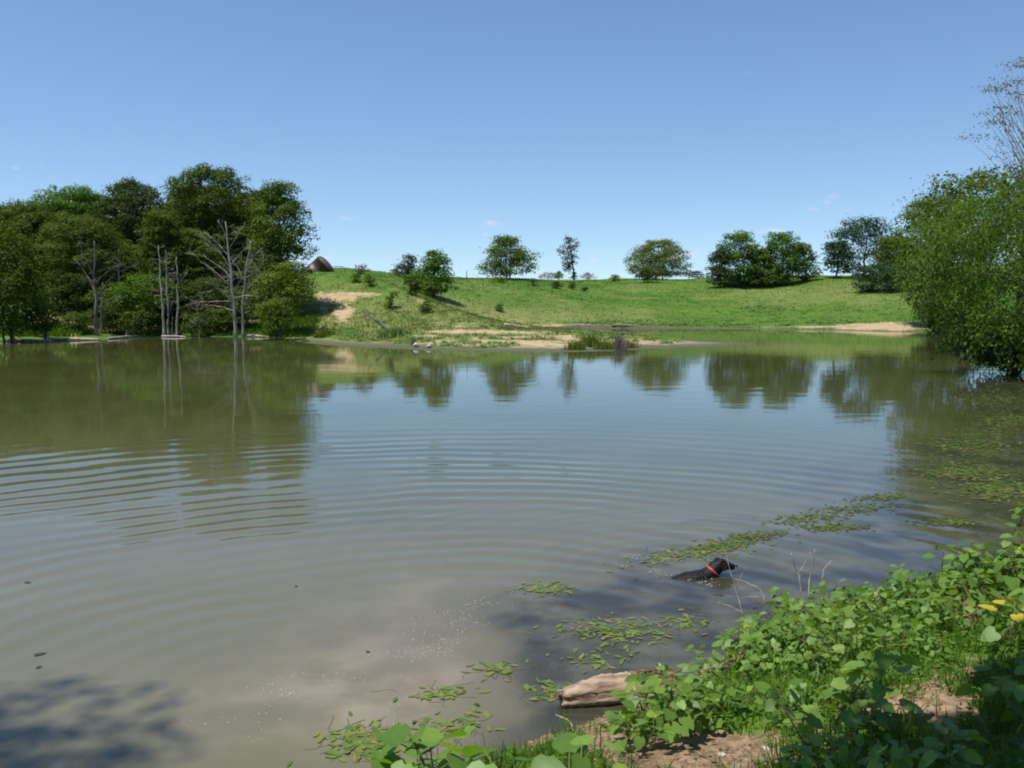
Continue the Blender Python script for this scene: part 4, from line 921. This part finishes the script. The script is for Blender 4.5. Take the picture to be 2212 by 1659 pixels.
def put_plant(x_, y_, scale, label, group, yellow=(), ti=None, name='bank_weed', tmax=99):
    z_ = gz(x_, y_); root = empty(name, (x_, y_, max(z_, -.03)), rng.uniform(0, 6.28)); root.scale = (scale,) * 3
    st, L, _h = TPL[int(rng.integers(0, len(TPL))) if ti is None else ti]
    link('stem', st, None, root)
    for q, (li, mt) in enumerate(L[:tmax]):
        o = link('leaf', (YLEAVES[li % 2] if q in yellow else LEAVES[li]), None, root); o.matrix_local = mt
    tag(root, label, 'weed', group); return root
def inpoly(px, py, poly):
    r = False; n = len(poly)
    for i in range(n):
        ax, ay = poly[i]; bx, by = poly[(i + 1) % n]
        if (ay > py) != (by > py) and px < (bx - ax) * (py - ay) / (by - ay) + ax: r = not r
    return r
ZONES = [
 ([(1290, 1560), (1430, 1480), (1550, 1400), (1640, 1310), (1790, 1275), (2000, 1245), (2300, 1175), (2320, 1290), (2120, 1330), (1960, 1390), (1880, 1450), (1760, 1480), (1640, 1470), (1560, 1510), (1440, 1555)], .118, .60,
  'broad-leaved green weed in the thick sunlit growth along the bank edge', 'broad-leaved weeds along the bank edge', 250),
 ([(1720, 1500), (1800, 1450), (1930, 1470), (1960, 1600), (1900, 1680), (1790, 1690), (1740, 1600)], .15, .66,
  'larger-leaved green weed on the bank beside the bare brown earth', 'weeds beside the bare earth', 40),
 ([(1930, 1600), (2130, 1480), (2320, 1430), (2330, 1760), (1850, 1760)], .15, .66,
  'green weed in the deep shade of the bottom corner', 'weeds in the shaded corner', 60),
]
placed = []
cand = np.stack([rng.uniform(.3, 6.3, 9000), rng.uniform(2.2, 9.0, 9000)], 1); cz = ground_z(cand[:, 0], cand[:, 1])
cqx, cqy = proj(np.stack([cand[:, 0], cand[:, 1], cz + .16], 1))
cn = fbm(cand[:, 0] * 1.7, cand[:, 1] * 1.7, 123, 3)
for poly, sp, scl, lb, grp, cap in ZONES:
    cnt = 0
    for k in range(len(cand)):
        x_, y_ = cand[k]
        if cz[k] < -.02 or cn[k] < .33 or not inpoly(cqx[k], cqy[k], poly): continue
        if any((x_ - a) ** 2 + (y_ - bq) ** 2 < sp * sp for a, bq in placed): continue
        placed.append((x_, y_)); cnt += 1
        l2, g2_ = lb, grp
        if 'sunlit' in lb:
            sub_ = next(q for lim, q in [(1490, 'around the weathered log'), (1690, 'around the pale twigs in front of the dog'), (1830, 'below the white dead stalks'), (2010, 'right of the white dead stalks'), (9999, 'in the stretch nearest the right edge')] if cqx[k] < lim)
            l2 = 'broad-leaved green weed in the sunlit growth ' + sub_; g2_ = 'weeds ' + sub_
        put_plant(x_, y_, scl * rng.uniform(.7, 1.2) * (.85 + 1.7 * (cn[k] - .33)), l2, g2_)
        if cnt >= cap: break
def ground_under(px, py, zoff):
    """ground position whose point zoff above it is seen at (px, py)"""
    dx, dy, dz = ray(px, py); D = np.arange(1.5, 12, .02); g = ground_z(dx / dy * D, D) + zoff; z_ = EYE + dz / dy * D
    k = np.where(z_ <= g)[0]; D0 = D[k[0]] if len(k) else 5.0
    return dx / dy * D0, D0
for px, py, sc_, lb, ye in [(975, 1552, 1.3, 'tall broad-leaved weed with pointed top leaf at the bottom edge of the picture', ()), (1095, 1596, 1.4, 'large-leaved weed at the bottom edge, in the middle of three', ()), (1215, 1622, 1.25, 'large-leaved weed at the bottom edge nearest the log', ()),
                            (905, 1622, 1.15, 'low large-leaved weed at the bottom edge beside the floating leaves', ()), (1150, 1612, 1.3, 'large-leaved weed at the bottom edge between the middle one and the log', ()), (1035, 1618, 1.25, 'large-leaved weed at the bottom edge right of the pointed one', ()), (1655, 1340, .8, 'bank weed with yellowed leaves above the log', (8, 9, 10, 11)), (2190, 1310, .9, 'bank weed with bright yellow leaves at the right edge', (5, 6, 7, 8, 9, 10)),
                            (2200, 1105, .9, 'green weed standing alone against the water at the right edge', ()), (1490, 1500, .7, 'small weed with one yellow leaf behind the log', (8,))]:
    ti_ = int(rng.integers(0, len(TPL))); x_, y_ = ground_under(px, py, TPL[ti_][2] * sc_ + .02); put_plant(x_, y_, sc_, lb, None, ye, ti=ti_)

# grass of the near bank
x_ = rng.uniform(-1.5, 7, 26000); y_ = rng.uniform(1.6, 9.5, 26000); z_ = ground_z(x_, y_); d = shore_d(x_, y_)
P = np.stack([x_, y_, z_], 1); k = (d > .12) & (soil_mask(P, d) < .62 + .25 * (rng.random(len(P)) < .25)); P = P[k]; px, py = proj(P); P = P[(px > 700) & (px < 2300) & (py < 1800)]
V, F, ti = blades(P, .045 + .09 * rng.random(len(P)) ** 2, .0028, .25 + .6 * rng.random(len(P)), per=5, spread=.03, lean=.7)
stuff('near_bank_grass', 'short green grass on the near bank between the weeds', 'grass', V, F, ti, 'grass')
pt = P[rng.random(len(P)) < .04]
V, F, ti = blades(pt, .09 + .11 * rng.random(len(pt)), .0038, .3 + .6 * rng.random(len(pt)), per=7, spread=.035, lean=.55)
stuff('long_bank_grass', 'longer loose grass blades standing among the near bank weeds', 'grass', V, F, ti, 'grass')
k = rng.random(len(P)) < .35; V, F, ti = weedmass(P[k], .06, .07, .028, 9)
stuff('ground_cover', 'tiny-leaved green ground cover on the near bank', 'ground cover', V, F, ti, 'leaf_bright')
# dead leaves and crumbs of soil
x_ = rng.uniform(0, 5, 5000); y_ = rng.uniform(2.2, 8, 5000); d = shore_d(x_, y_); z_ = ground_z(x_, y_); k = (d > .05) & (d < 3.2); P = np.stack([x_, y_, z_ + .012], 1)[k][:2600]
V, F, ti = leaves(P, np.array([0, 0, 1.0]) + rng.normal(0, .35, P.shape), .03 * rng.uniform(.5, 1.5, len(P)), .5, rng.random(len(P)))
stuff('leaf_litter', 'dry brown leaf litter on the bare earth of the near bank', 'leaf litter', V, F, ti, 'brush')
x_ = rng.uniform(.1, 4.5, 9000); y_ = rng.uniform(2.4, 7.5, 9000); d = shore_d(x_, y_); P = np.stack([x_, y_, ground_z(x_, y_)], 1); P = P[(d > .0) & (soil_mask(P, d) > .45)][:2600]
bm = bmesh.new(); bmesh.ops.create_icosphere(bm, subdivisions=1, radius=1); v0 = np.array([v.co[:] for v in bm.verts]); f0 = np.array([[v.index for v in f.verts] for f in bm.faces]); bm.free()
sz = .004 + .016 * rng.random(len(P)) ** 4; Vc = (v0[None] * (1 + rng.normal(0, .22, (len(P), len(v0), 1))) * sz[:, None, None] * np.array([1.2, 1, .8])) + P[:, None, :]
m, t, b = mat('earth_clod'); nn_ = noise(t, 30, 3, N(t, 'ShaderNodeNewGeometry').outputs['Position']); t.links.new(mixcol(t, nn_.outputs['Fac'], (.13, .08, .045), (.36, .25, .15)), b.inputs['Base Color']); b.inputs['Roughness'].default_value = .95
tag(link('earth_clods', npmesh('earth_clods', Vc.reshape(-1, 3), (f0[None] + (np.arange(len(P)) * len(v0))[:, None, None]).reshape(-1, 3)), m), 'small crumbs of brown earth on the bare bank', 'earth', None, 'stuff')
peb = [rock_mesh('pebble', s, 1) for s in (11, 12, 13)]
for me in peb: me.materials.append(M['rock'])
for i, (px, py, s, lb) in enumerate([(1273, 1612, .020, 'white pebble on the earth left of the grass tuft below the log'), (1243, 1628, .013, 'small pale pebble beside the white pebble below the log'), (1655, 1627, .016, 'pale pebble on the bare earth at the bottom edge'), (1560, 1648, .013, 'small pebble on the bare earth nearest the bottom edge'),
                                  (1295, 1640, .014, 'pale pebble at the bottom edge below the white pebble'), (2095, 1500, .022, 'pale stone on the bare patch in the bank shade edge')]):
    B = hit(px, py); o = link('pebble', peb[i % 3], None); o.location = (B[0], B[1], B[2] + s * .4); o.scale = (s * 1.3, s, s); o.rotation_euler = (0, 0, i); tag(o, lb, 'pebble', 'pebbles on the near bank')

# weathered log at the near waterline
A = np.array(W(1212, 1528, 5.28)); B = np.array(W(1462, 1478, 5.5)); A[2] = max(A[2], .045)
ax_ = norm(B - A); L = np.linalg.norm(B - A)
sd = norm(np.cross(ax_, [0, 0, 1])); upv = np.cross(sd, ax_)
P0 = A.copy(); P0[2] = 0.0
root = empty('weathered_log', P0); S, T = 26, 30; VV = []
for i in range(T):
    f = i / (T - 1)
    for k in range(S):
        a = 2 * math.pi * k / S
        r = .082 + .028 * f + .010 * math.sin(3 * a + f * 4) + .006 * math.sin(7 * a + 1) + .004 * rng.normal()
        if f < .30: r *= .62 + .38 * (f / .30) ** .7
        if f > .6: r += .010 * rng.normal() - (.02 * (f - .6) / .4 if math.cos(a) > .2 else 0)
        jag = (.012 * math.sin(2 * a) + .012 * math.sin(5 * a + 1)) if i == 0 else 0
        c = A + ax_ * (f * L + jag) + np.array([0, 0, .015 * math.sin(f * 5)])
        VV.append(c + (math.cos(a) * upv + math.sin(a) * sd) * r - P0)
VV = np.array(VV); i0 = (np.arange(T - 1)[:, None] * S); j0 = np.arange(S)[None]; j1 = (j0 + 1) % S
FF = np.stack([i0 + j0, i0 + S + j0, i0 + S + j1, i0 + j1], -1).reshape(-1, 4)
VV = np.concatenate([VV, [A + ax_ * .015 - P0], [B - P0]]); nA_ = len(VV) - 2
caps = np.array([(k, (k + 1) % S, nA_) for k in range(S)] + [((T - 1) * S + (k + 1) % S, (T - 1) * S + k, nA_ + 1) for k in range(S)])
grot = Vector(ax_).to_track_quat('Z', 'Y').inverted().to_euler()
M['log_wood'] = bark_mat('log_wood', (0.17, 0.115, 0.078), (0.42, 0.315, 0.225), 26, bump=0.9, rot=grot)
M['log_rot'] = bark_mat('log_rot', (0.075, 0.048, 0.034), (0.24, 0.165, 0.115), 40, bump=1.0, rot=grot)
lme = npmesh('log_body', VV, [FF, caps], smooth=True); lme.materials.append(M['log_wood']); lme.materials.append(M['log_rot'])
for p_ in lme.polygons:
    if (p_.index // S) / (T - 1) > .60 + .06 * math.sin(p_.index * 1.7): p_.material_index = 1
lg = link('log_body', lme, None, root)
for q in range(22):   # splinters and flakes of rotten bark on the upper half
    f = rng.uniform(.55, .97); a = rng.uniform(-1.3, 1.1); c = A + ax_ * f * L + (math.cos(a) * upv + math.sin(a) * sd) * (.085 + .02 * f) - P0
    tb = Tubes(); dd = norm(ax_ * rng.choice([-1, 1]) + rng.normal(0, .25, 3)); ln = rng.uniform(.04, .12)
    tb.add([c, c + dd * ln * .5 + upv * .006, c + dd * ln + upv * rng.uniform(-.004, .02)], [.009, .007, .002], 4); link('bark_flake', tb.mesh('bark_flake'), M['log_rot'], root)
tb = Tubes(); c = A + ax_ * .86 * L + upv * .09 - P0; tb.add([c, c + [-.005, 0, .035], c + [-.015, .0, .06]], [.013, .010, .004], 6); link('branch_stub', tb.mesh('branch_stub'), M['bleached'], root)
tag(root, 'thick weathered log with broken bark at the near waterline', 'log')

# dead twigs on the near bank
def twig(label, path, r, subs=(), zoff=None, name='dead_twig', matn='twig', D=None):
    """path: pixels with distances (px, py, D)"""
    d0 = hit(path[0][0], path[0][1])[1] + .02; off_ = d0 - path[0][2]; path = [(a_, b_, c_ + off_) for a_, b_, c_ in path]; subs = [[(a_, b_, c_ + off_) for a_, b_, c_ in q_] for q_ in subs]
    pts = [W(*p) for p in path]; pts[0] = pts[0] - np.array([0, 0, .05])
    P0 = np.array(pts[0]); tb = Tubes(); q = np.array(pts) - P0; r = r * .8
    tt = np.linspace(0, len(q) - 1, 3 * len(q)); q2 = np.stack([np.interp(tt, np.arange(len(q)), q[:, k]) for k in range(3)], 1); q2[1:] += rng.normal(0, .003, (len(q2) - 1, 3))
    tb.add(q2, np.linspace(r, r * .35, len(q2)), 6); root = empty(name, P0); link('main_stem', tb.mesh('main_stem'), M[matn], root)
    for s in subs:
        q = np.array([W(*p) for p in s]) - P0; tb = Tubes(); tt = np.linspace(0, len(q) - 1, 6); q2 = np.stack([np.interp(tt, np.arange(len(q)), q[:, k]) for k in range(3)], 1)
        tb.add(q2, np.linspace(r * .6, r * .25, 6), 5); link('side_twig', tb.mesh('side_twig'), M[matn], root)
    tag(root, label, 'twig')
twig('pale branching dead twig rising in front of the dog', [(1608, 1330, 6.0), (1598, 1300, 6.05), (1588, 1268, 6.1), (1577, 1230, 6.15), (1566, 1190, 6.2)], .006, [[(1606, 1325, 6.0), (1580, 1310, 6.05), (1548, 1300, 6.1)], [(1590, 1275, 6.1), (1600, 1245, 6.1), (1612, 1225, 6.1)]])
twig('pale crooked twig above the weeds right of the dog', [(1655, 1300, 6.2), (1645, 1275, 6.25), (1620, 1262, 6.3), (1588, 1250, 6.35)], .007, [[(1648, 1282, 6.25), (1640, 1262, 6.25), (1632, 1255, 6.25)], [(1645, 1290, 6.2), (1620, 1288, 6.2), (1600, 1292, 6.2)]])
twig('forked white dead stalk standing above the bank weeds', [(1735, 1285, 6.55), (1726, 1245, 6.6), (1715, 1215, 6.6), (1708, 1195, 6.6)], .010, [[(1726, 1240, 6.6), (1740, 1215, 6.6), (1752, 1192, 6.6)], [(1728, 1250, 6.6), (1732, 1225, 6.6)]])
twig('thin white stalk between the forked stalk and the hooked one', [(1745, 1290, 6.5), (1750, 1245, 6.55), (1757, 1215, 6.55), (1760, 1188, 6.55)], .008)
twig('hooked pale stalk, rightmost of the dead stalks', [(1782, 1285, 6.6), (1775, 1255, 6.6), (1780, 1230, 6.6), (1797, 1210, 6.6)], .010)
twig('crooked pale twig standing in the shallows at the bottom edge', [(862, 1625, 4.55), (860, 1590, 4.6), (850, 1565, 4.6), (855, 1540, 4.65), (862, 1522, 4.65)], .006)
twig('thin straight reddish stem in the shallows left of the crooked twig', [(778, 1659, 4.5), (770, 1620, 4.55), (763, 1582, 4.6)], .004, matn='rotten')
twig('thin pale stem in the shallows above the crooked twig', [(825, 1600, 4.6), (833, 1570, 4.6), (838, 1530, 4.65)], .004)
twig('curved pale root below the end of the log', [(1250, 1592, 4.85), (1238, 1570, 4.95), (1222, 1553, 5.0), (1200, 1543, 5.05)], .009, [[(1225, 1555, 5.0), (1208, 1548, 5.0)]])
twig('short dark twig poking out of the shallows above the log', [(1160, 1452, 6.05), (1152, 1436, 6.1), (1145, 1424, 6.1)], .006, matn='rotten')
twig('thin dark stem leaning over the shallows above the log', [(1590, 1400, 5.9), (1560, 1370, 5.95), (1545, 1350, 6.0)], .005, matn='rotten')
twig('two-inch pale stick lying on the water near the bank weeds', [(1518, 1352, 6.8), (1540, 1356, 6.8), (1560, 1362, 6.75)], .006)

# ------------------------------------------------------------------ floating pondweed
pl = np.array([(0, 0, 0), (.22, .14, .004), (.55, .17, .006), (.85, .09, .004), (1, 0, 0), (.85, -.09, .003), (.55, -.17, .006), (.22, -.14, .004)]) - np.array([.5, 0, 0])
PL = []
for s in range(3):
    me = npmesh('leaf', pl * np.array([1, .8 + .25 * s, 1]), [np.array([(0, 1, 2, 6), ]), np.array([(0, 6, 7)]), np.array([(2, 3, 5, 6)]), np.array([(3, 4, 5)])]); me.materials.append(M['pond_leaf']); PL.append(me)
PATCH = [  # label, centre px, radii px, leaves, rotation of patch in picture, single leaves?
 ('small dense patch of floating leaves in open water left of the dog', 1180, 1272, 66, 13, 80, 0, 1), ('floating leaves in a loose oval just left of the log', 1190, 1495, 58, 22, 60, 0, 1),
 ('small clump of floating leaves left of the oval patch', 1080, 1447, 50, 16, 55, 0, 1), ('narrow streak of floating leaves above the bottom edge twigs', 950, 1500, 70, 14, 46, -.1, 1),
 ('largest patch of floating leaves at the bottom edge', 790, 1603, 95, 38, 170, -.05, 1), ('scattered brownish floating leaves beside the bottom edge patch', 985, 1570, 70, 26, 50, 0, 1),
 ('wide band of floating leaves in the dark shallows before the weeds', 1335, 1365, 130, 30, 190, .03, 1), ('few floating leaves below the wide dark band', 1290, 1425, 90, 22, 40, 0, 1),
 ('band of floating leaves beyond the dog', 1500, 1196, 140, 16, 190, -.14, 1), ('thin floating leaves right of the wide dark band', 1480, 1345, 60, 22, 50, 0, 1)]
for lb, cx, cy, rx, ry, n, rot, single in PATCH:
    wxy = onwater(cx, cy); root = empty('pondweed_patch', (wxy[0], wxy[1], 0))
    g = rng.normal(0, .5, (n, 2)) * (rng.random((n, 1)) ** .4 + .25); k = 0
    for a, bq in g:
        qx = cx + rx * a * math.cos(rot) - ry * bq * math.sin(rot); qy = cy + rx * a * math.sin(rot) + ry * bq * math.cos(rot)
        p = onwater(qx, qy)
        if shore_d([p[0]], [p[1]])[0] > .1: continue
        o = link('leaf', PL[k % 3], None, root); k += 1; s = rng.uniform(.035, .095)
        o.location = (p[0] - wxy[0], p[1] - wxy[1], .004 + .004 * rng.random()); o.rotation_euler = (rng.normal(0, .07), rng.normal(0, .07), rng.uniform(0, 6.28)); o.scale = (s, s, s)
    tb = Tubes()
    for q in range(max(8, n // 4)):
        a, bq = rng.normal(0, .45, 2); p = np.array([*onwater(cx + rx * a, cy + ry * bq), .0]) - np.array([wxy[0], wxy[1], 0]); dr = rng.uniform(0, 6.28); pts_ = [p]
        for e_ in range(5): dr += rng.normal(0, .5); pts_.append(pts_[-1] + np.array([math.cos(dr), math.sin(dr), 0]) * rng.uniform(.02, .05))
        tb.add(pts_, .0022, 4)
    link('strands', tb.mesh('strands'), M['weed_strand'], root)
    tag(root, lb, 'pondweed', 'patches of floating pondweed')
def farweed(label, L, n, size):
    Vs = []
    for k in range(n):
        cx, cy, rx, ry, rot = L[k % len(L)]; a, bq = rng.normal(0, .5, 2)
        p = onwater(cx + rx * a - ry * bq * math.sin(rot), cy + ry * bq + rx * a * math.sin(rot))
        Vs.append((p[0], p[1], .006 + .004 * rng.random()))
    C = np.array(Vs); C = C[shore_d(C[:, 0], C[:, 1]) < -.05]; V, F, ti = leaves(C, np.array([0, 0, 1.0]) + rng.normal(0, .06, C.shape), size * rng.uniform(.6, 1.3, len(C)), .45, rng.random(len(C)))
    o = link('pondweed', npmesh('pondweed', V, F, {'tint': ti}), M['pond_leaf_mass']); tag(o, label, 'pondweed', None, 'stuff')
farweed('thin bands of pondweed floating below the big willow reflection', [(1750, 1118, 90, 12, -.05), (1850, 1098, 90, 10, -.05), (1620, 1160, 70, 10, -.1), (1560, 1180, 60, 8, -.1), (1900, 1075, 60, 8, -.1), (1800, 1140, 80, 8, 0), (2050, 1130, 60, 8, 0)], 1300, .07)
farweed('scattered pondweed floating in the shade of the big willow', [(2100, 960, 110, 30, 0), (2150, 860, 90, 20, 0), (2080, 1020, 100, 20, 0), (2160, 1060, 90, 25, 0), (2180, 910, 70, 25, 0), (2170, 815, 60, 12, 0)], 3000, .11)

# dark leaves adrift and froth
dk = leaf_mat('sodden_leaf', (.03, .03, .024), (.07, .06, .04), transl=.05, use_obj=True); DL = LEAVES[0].copy(); DL.materials.clear(); DL.materials.append(dk)
for lb, px, py, s in [('dark sodden leaf drifting by the left shadow', 76, 1416, .10), ('smaller dark leaf just below the drifting one', 88, 1440, .06), ('dark leaf adrift at the left edge of the rings', 56, 1258, .08), ('tiny dark leaf beside the dog', 1376, 1254, .05), 
                      ('dark leaf near the log end below the streak', 1026, 1522, .06), ('dark speck of leaf in the middle of the silt', 797, 1410, .05), ('dark leaf floating in the left middle water', 640, 1268, .05)]:
    p = onwater(px, py); o = link('drifting_leaf', DL, None); o.location = (p[0], p[1], .006); o.scale = (s * .75, s * .5, s * .04); o.rotation_euler = (0, 0, rng.uniform(0, 6)); tag(o, lb, 'leaf', 'dark leaves adrift')
m, t, b = mat('froth'); b.inputs['Base Color'].default_value = (.36, .34, .30, 1); b.inputs['Roughness'].default_value = .25; M['froth'] = m
def froth(name, label, L, n, rmin, rmax, zmax=0.0):
    bm = bmesh.new(); bmesh.ops.create_icosphere(bm, subdivisions=1, radius=1); v0 = np.array([v.co[:] for v in bm.verts]); f0 = np.array([[v.index for v in f.verts] for f in bm.faces]); bm.free()
    Vs, Fs = [], []
    for k in range(n):
        cx, cy, rx, ry = L[int(rng.integers(0, len(L)))]; p = onwater(cx + rng.normal(0, .5) * rx, cy + rng.normal(0, .5) * ry); r = rmin + (rmax - rmin) * rng.random() ** 3
        Vs.append(v0 * np.array([r * rng.uniform(.8, 1.8), r, r * .6]) + np.array([p[0], p[1], .001 + zmax * rng.random() ** 2])); Fs.append(f0 + len(v0) * k)
    o = link(name, npmesh(name, np.concatenate(Vs), np.concatenate(Fs), smooth=True), M['froth']); tag(o, label, 'froth', None, 'stuff')
froth('water_froth', 'specks of white froth on the stirred-up silty water', [(590, 1480, 45, 26), (620, 1500, 30, 12), (960, 1350, 90, 36), (1040, 1300, 60, 18), (870, 1410, 110, 16), (720, 1462, 140, 14), (940, 1390, 60, 20), (990, 1340, 80, 30), (520, 1560, 100, 60), (985, 1320, 60, 40), (960, 1370, 70, 40), (930, 1400, 60, 30), (1000, 1345, 50, 30)], 950, .0012, .007)
froth('dog_splash', 'small white splashes around the swimming dog', [(1500, 1256, 60, 6), (1440, 1243, 30, 5), (1380, 1205, 30, 8), (1345, 1222, 20, 8), (1530, 1262, 30, 6), (1405, 1232, 40, 8)], 160, .002, .009, .02)

# ------------------------------------------------------------------ swimming dog
m, t, b = mat('wet_black_fur'); co = N(t, 'ShaderNodeTexCoord').outputs['Object']; n1 = noise(t, 55, 5, co)
t.links.new(mixcol(t, n1.outputs['Fac'], (.004, .004, .0045), (.012, .011, .012)), b.inputs['Base Color']); b.inputs['Roughness'].default_value = .45; b.inputs['Specular IOR Level'].default_value = .22
bp = N(t, 'ShaderNodeBump'); bp.inputs['Strength'].default_value = .8; bp.inputs['Distance'].default_value = .012; t.links.new(n1.outputs['Fac'], bp.inputs['Height']); t.links.new(bp.outputs[0], b.inputs['Normal']); M['fur'] = m
m, t, b = mat('orange_collar'); b.inputs['Base Color'].default_value = (.42, .055, .014, 1); b.inputs['Roughness'].default_value = .4; M['collar'] = m
m, t, b = mat('dog_eye'); b.inputs['Base Color'].default_value = (.03, .016, .008, 1); b.inputs['Roughness'].default_value = .08; M['eye'] = m
dogp = onwater(1480, 1247)
dog = empty('swimming_dog', (dogp[0] + .04, dogp[1], -.022), R(14)); dog.scale = (.86,) * 3; dog.rotation_euler.y = R(-1)
JV = [(-.30, 0, -.055, .105), (-.12, 0, -.045, .115), (.08, 0, -.045, .125), (.20, 0, .005, .105), (.265, 0, .065, .080), (.315, 0, .115, .080), (.375, 0, .135, .074), (.425, 0, .115, .047), (.485, 0, .095, .038), (.525, 0, .090, .028),
      (-.40, 0, -.075, .035), (-.50, 0, -.09, .026), (-.60, 0, -.10, .015)]
JE = [(0, 1), (1, 2), (2, 3), (3, 4), (4, 5), (5, 6), (6, 7), (7, 8), (8, 9), (0, 10), (10, 11), (11, 12)]
for s in (1, -1):
    k = len(JV); JV += [(.13, .085 * s, -.12, .055), (.10, .10 * s, -.24, .036), (.20, .10 * s, -.33, .026), (.26, .10 * s, -.345, .030)]; JE += [(2, k), (k, k + 1), (k + 1, k + 2), (k + 2, k + 3)]
    k = len(JV); JV += [(-.27, .08 * s, -.14, .065), (-.19, .10 * s, -.26, .045), (-.31, .10 * s, -.34, .028), (-.30, .10 * s, -.44, .024), (-.25, .10 * s, -.45, .026)]; JE += [(0, k), (k, k + 1), (k + 1, k + 2), (k + 2, k + 3), (k + 3, k + 4)]
me = bpy.data.meshes.new('body'); me.from_pydata([v[:3] for v in JV], JE, []); body = link('body', me, M['fur'], dog)
md = body.modifiers.new('Skin', 'SKIN'); md.use_smooth_shade = True
for i, sv in enumerate(me.skin_vertices[0].data): sv.radius = (JV[i][3], JV[i][3]); sv.use_root = (i == 0)
md2 = body.modifiers.new('Sub', 'SUBSURF'); md2.levels = 3; md2.render_levels = 3
tx = bpy.data.textures.new('fur_clumps', 'CLOUDS'); tx.noise_scale = .022; tx.noise_depth = 2
md3 = body.modifiers.new('Fur', 'DISPLACE'); md3.texture = tx; md3.strength = .022; md3.texture_coords = 'LOCAL'
for s in (1, -1):   # hanging ears, eyes
    V = np.array([(.33, .060 * s, .190), (.375, .066 * s, .185), (.385, .092 * s, .130), (.362, .100 * s, .085), (.325, .096 * s, .105), (.315, .082 * s, .155)])
    inn = V - np.array([0, .014 * s, 0]); VV = np.concatenate([V, inn]); F4 = [np.array([(i, (i + 1) % 6, 6 + (i + 1) % 6, 6 + i) for i in range(6)]), np.array([(0, 1, 2, 3), (0, 3, 4, 5), (9, 8, 7, 6), (11, 10, 9, 6)])]
    e = link('ear', npmesh('ear', VV, F4, smooth=True), M['fur'], dog); sb = e.modifiers.new('Sub', 'SUBSURF'); sb.levels = 2; sb.render_levels = 2
    bm = bmesh.new(); bmesh.ops.create_uvsphere(bm, u_segments=10, v_segments=8, radius=.010); me = bpy.data.meshes.new('eye'); bm.to_mesh(me); bm.free(); e = link('eye', me, M['eye'], dog); e.location = (.418, .036 * s, .150)
bm = bmesh.new(); bmesh.ops.create_uvsphere(bm, u_segments=10, v_segments=8, radius=.017); me = bpy.data.meshes.new('nose'); bm.to_mesh(me); bm.free(); e = link('nose', me, M['eye'], dog); e.location = (.545, 0, .098); e.scale = (.7, 1, .8)
# collar: a band round the neck
cdir = Vector((.06, 0, .055)).normalized(); cc_ = Vector((.262, 0, .062)); qq = cdir.to_track_quat('Z', 'Y'); V = []; S = 28
for r_, z_ in [(.080, -.012), (.085, -.012), (.085, .012), (.080, .012)]:
    for k in range(S): a = 2 * math.pi * k / S; V.append(tuple(cc_ + qq @ Vector((r_ * math.cos(a), r_ * math.sin(a), z_))))
F = [(i * S + k, i * S + (k + 1) % S, ((i + 1) % 4) * S + (k + 1) % S, ((i + 1) % 4) * S + k) for i in range(4) for k in range(S)]
link('collar', npmesh('collar', np.array(V), np.array(F), smooth=True), M['collar'], dog)
tag(dog, 'black dog with orange collar swimming away toward the bank', 'dog')
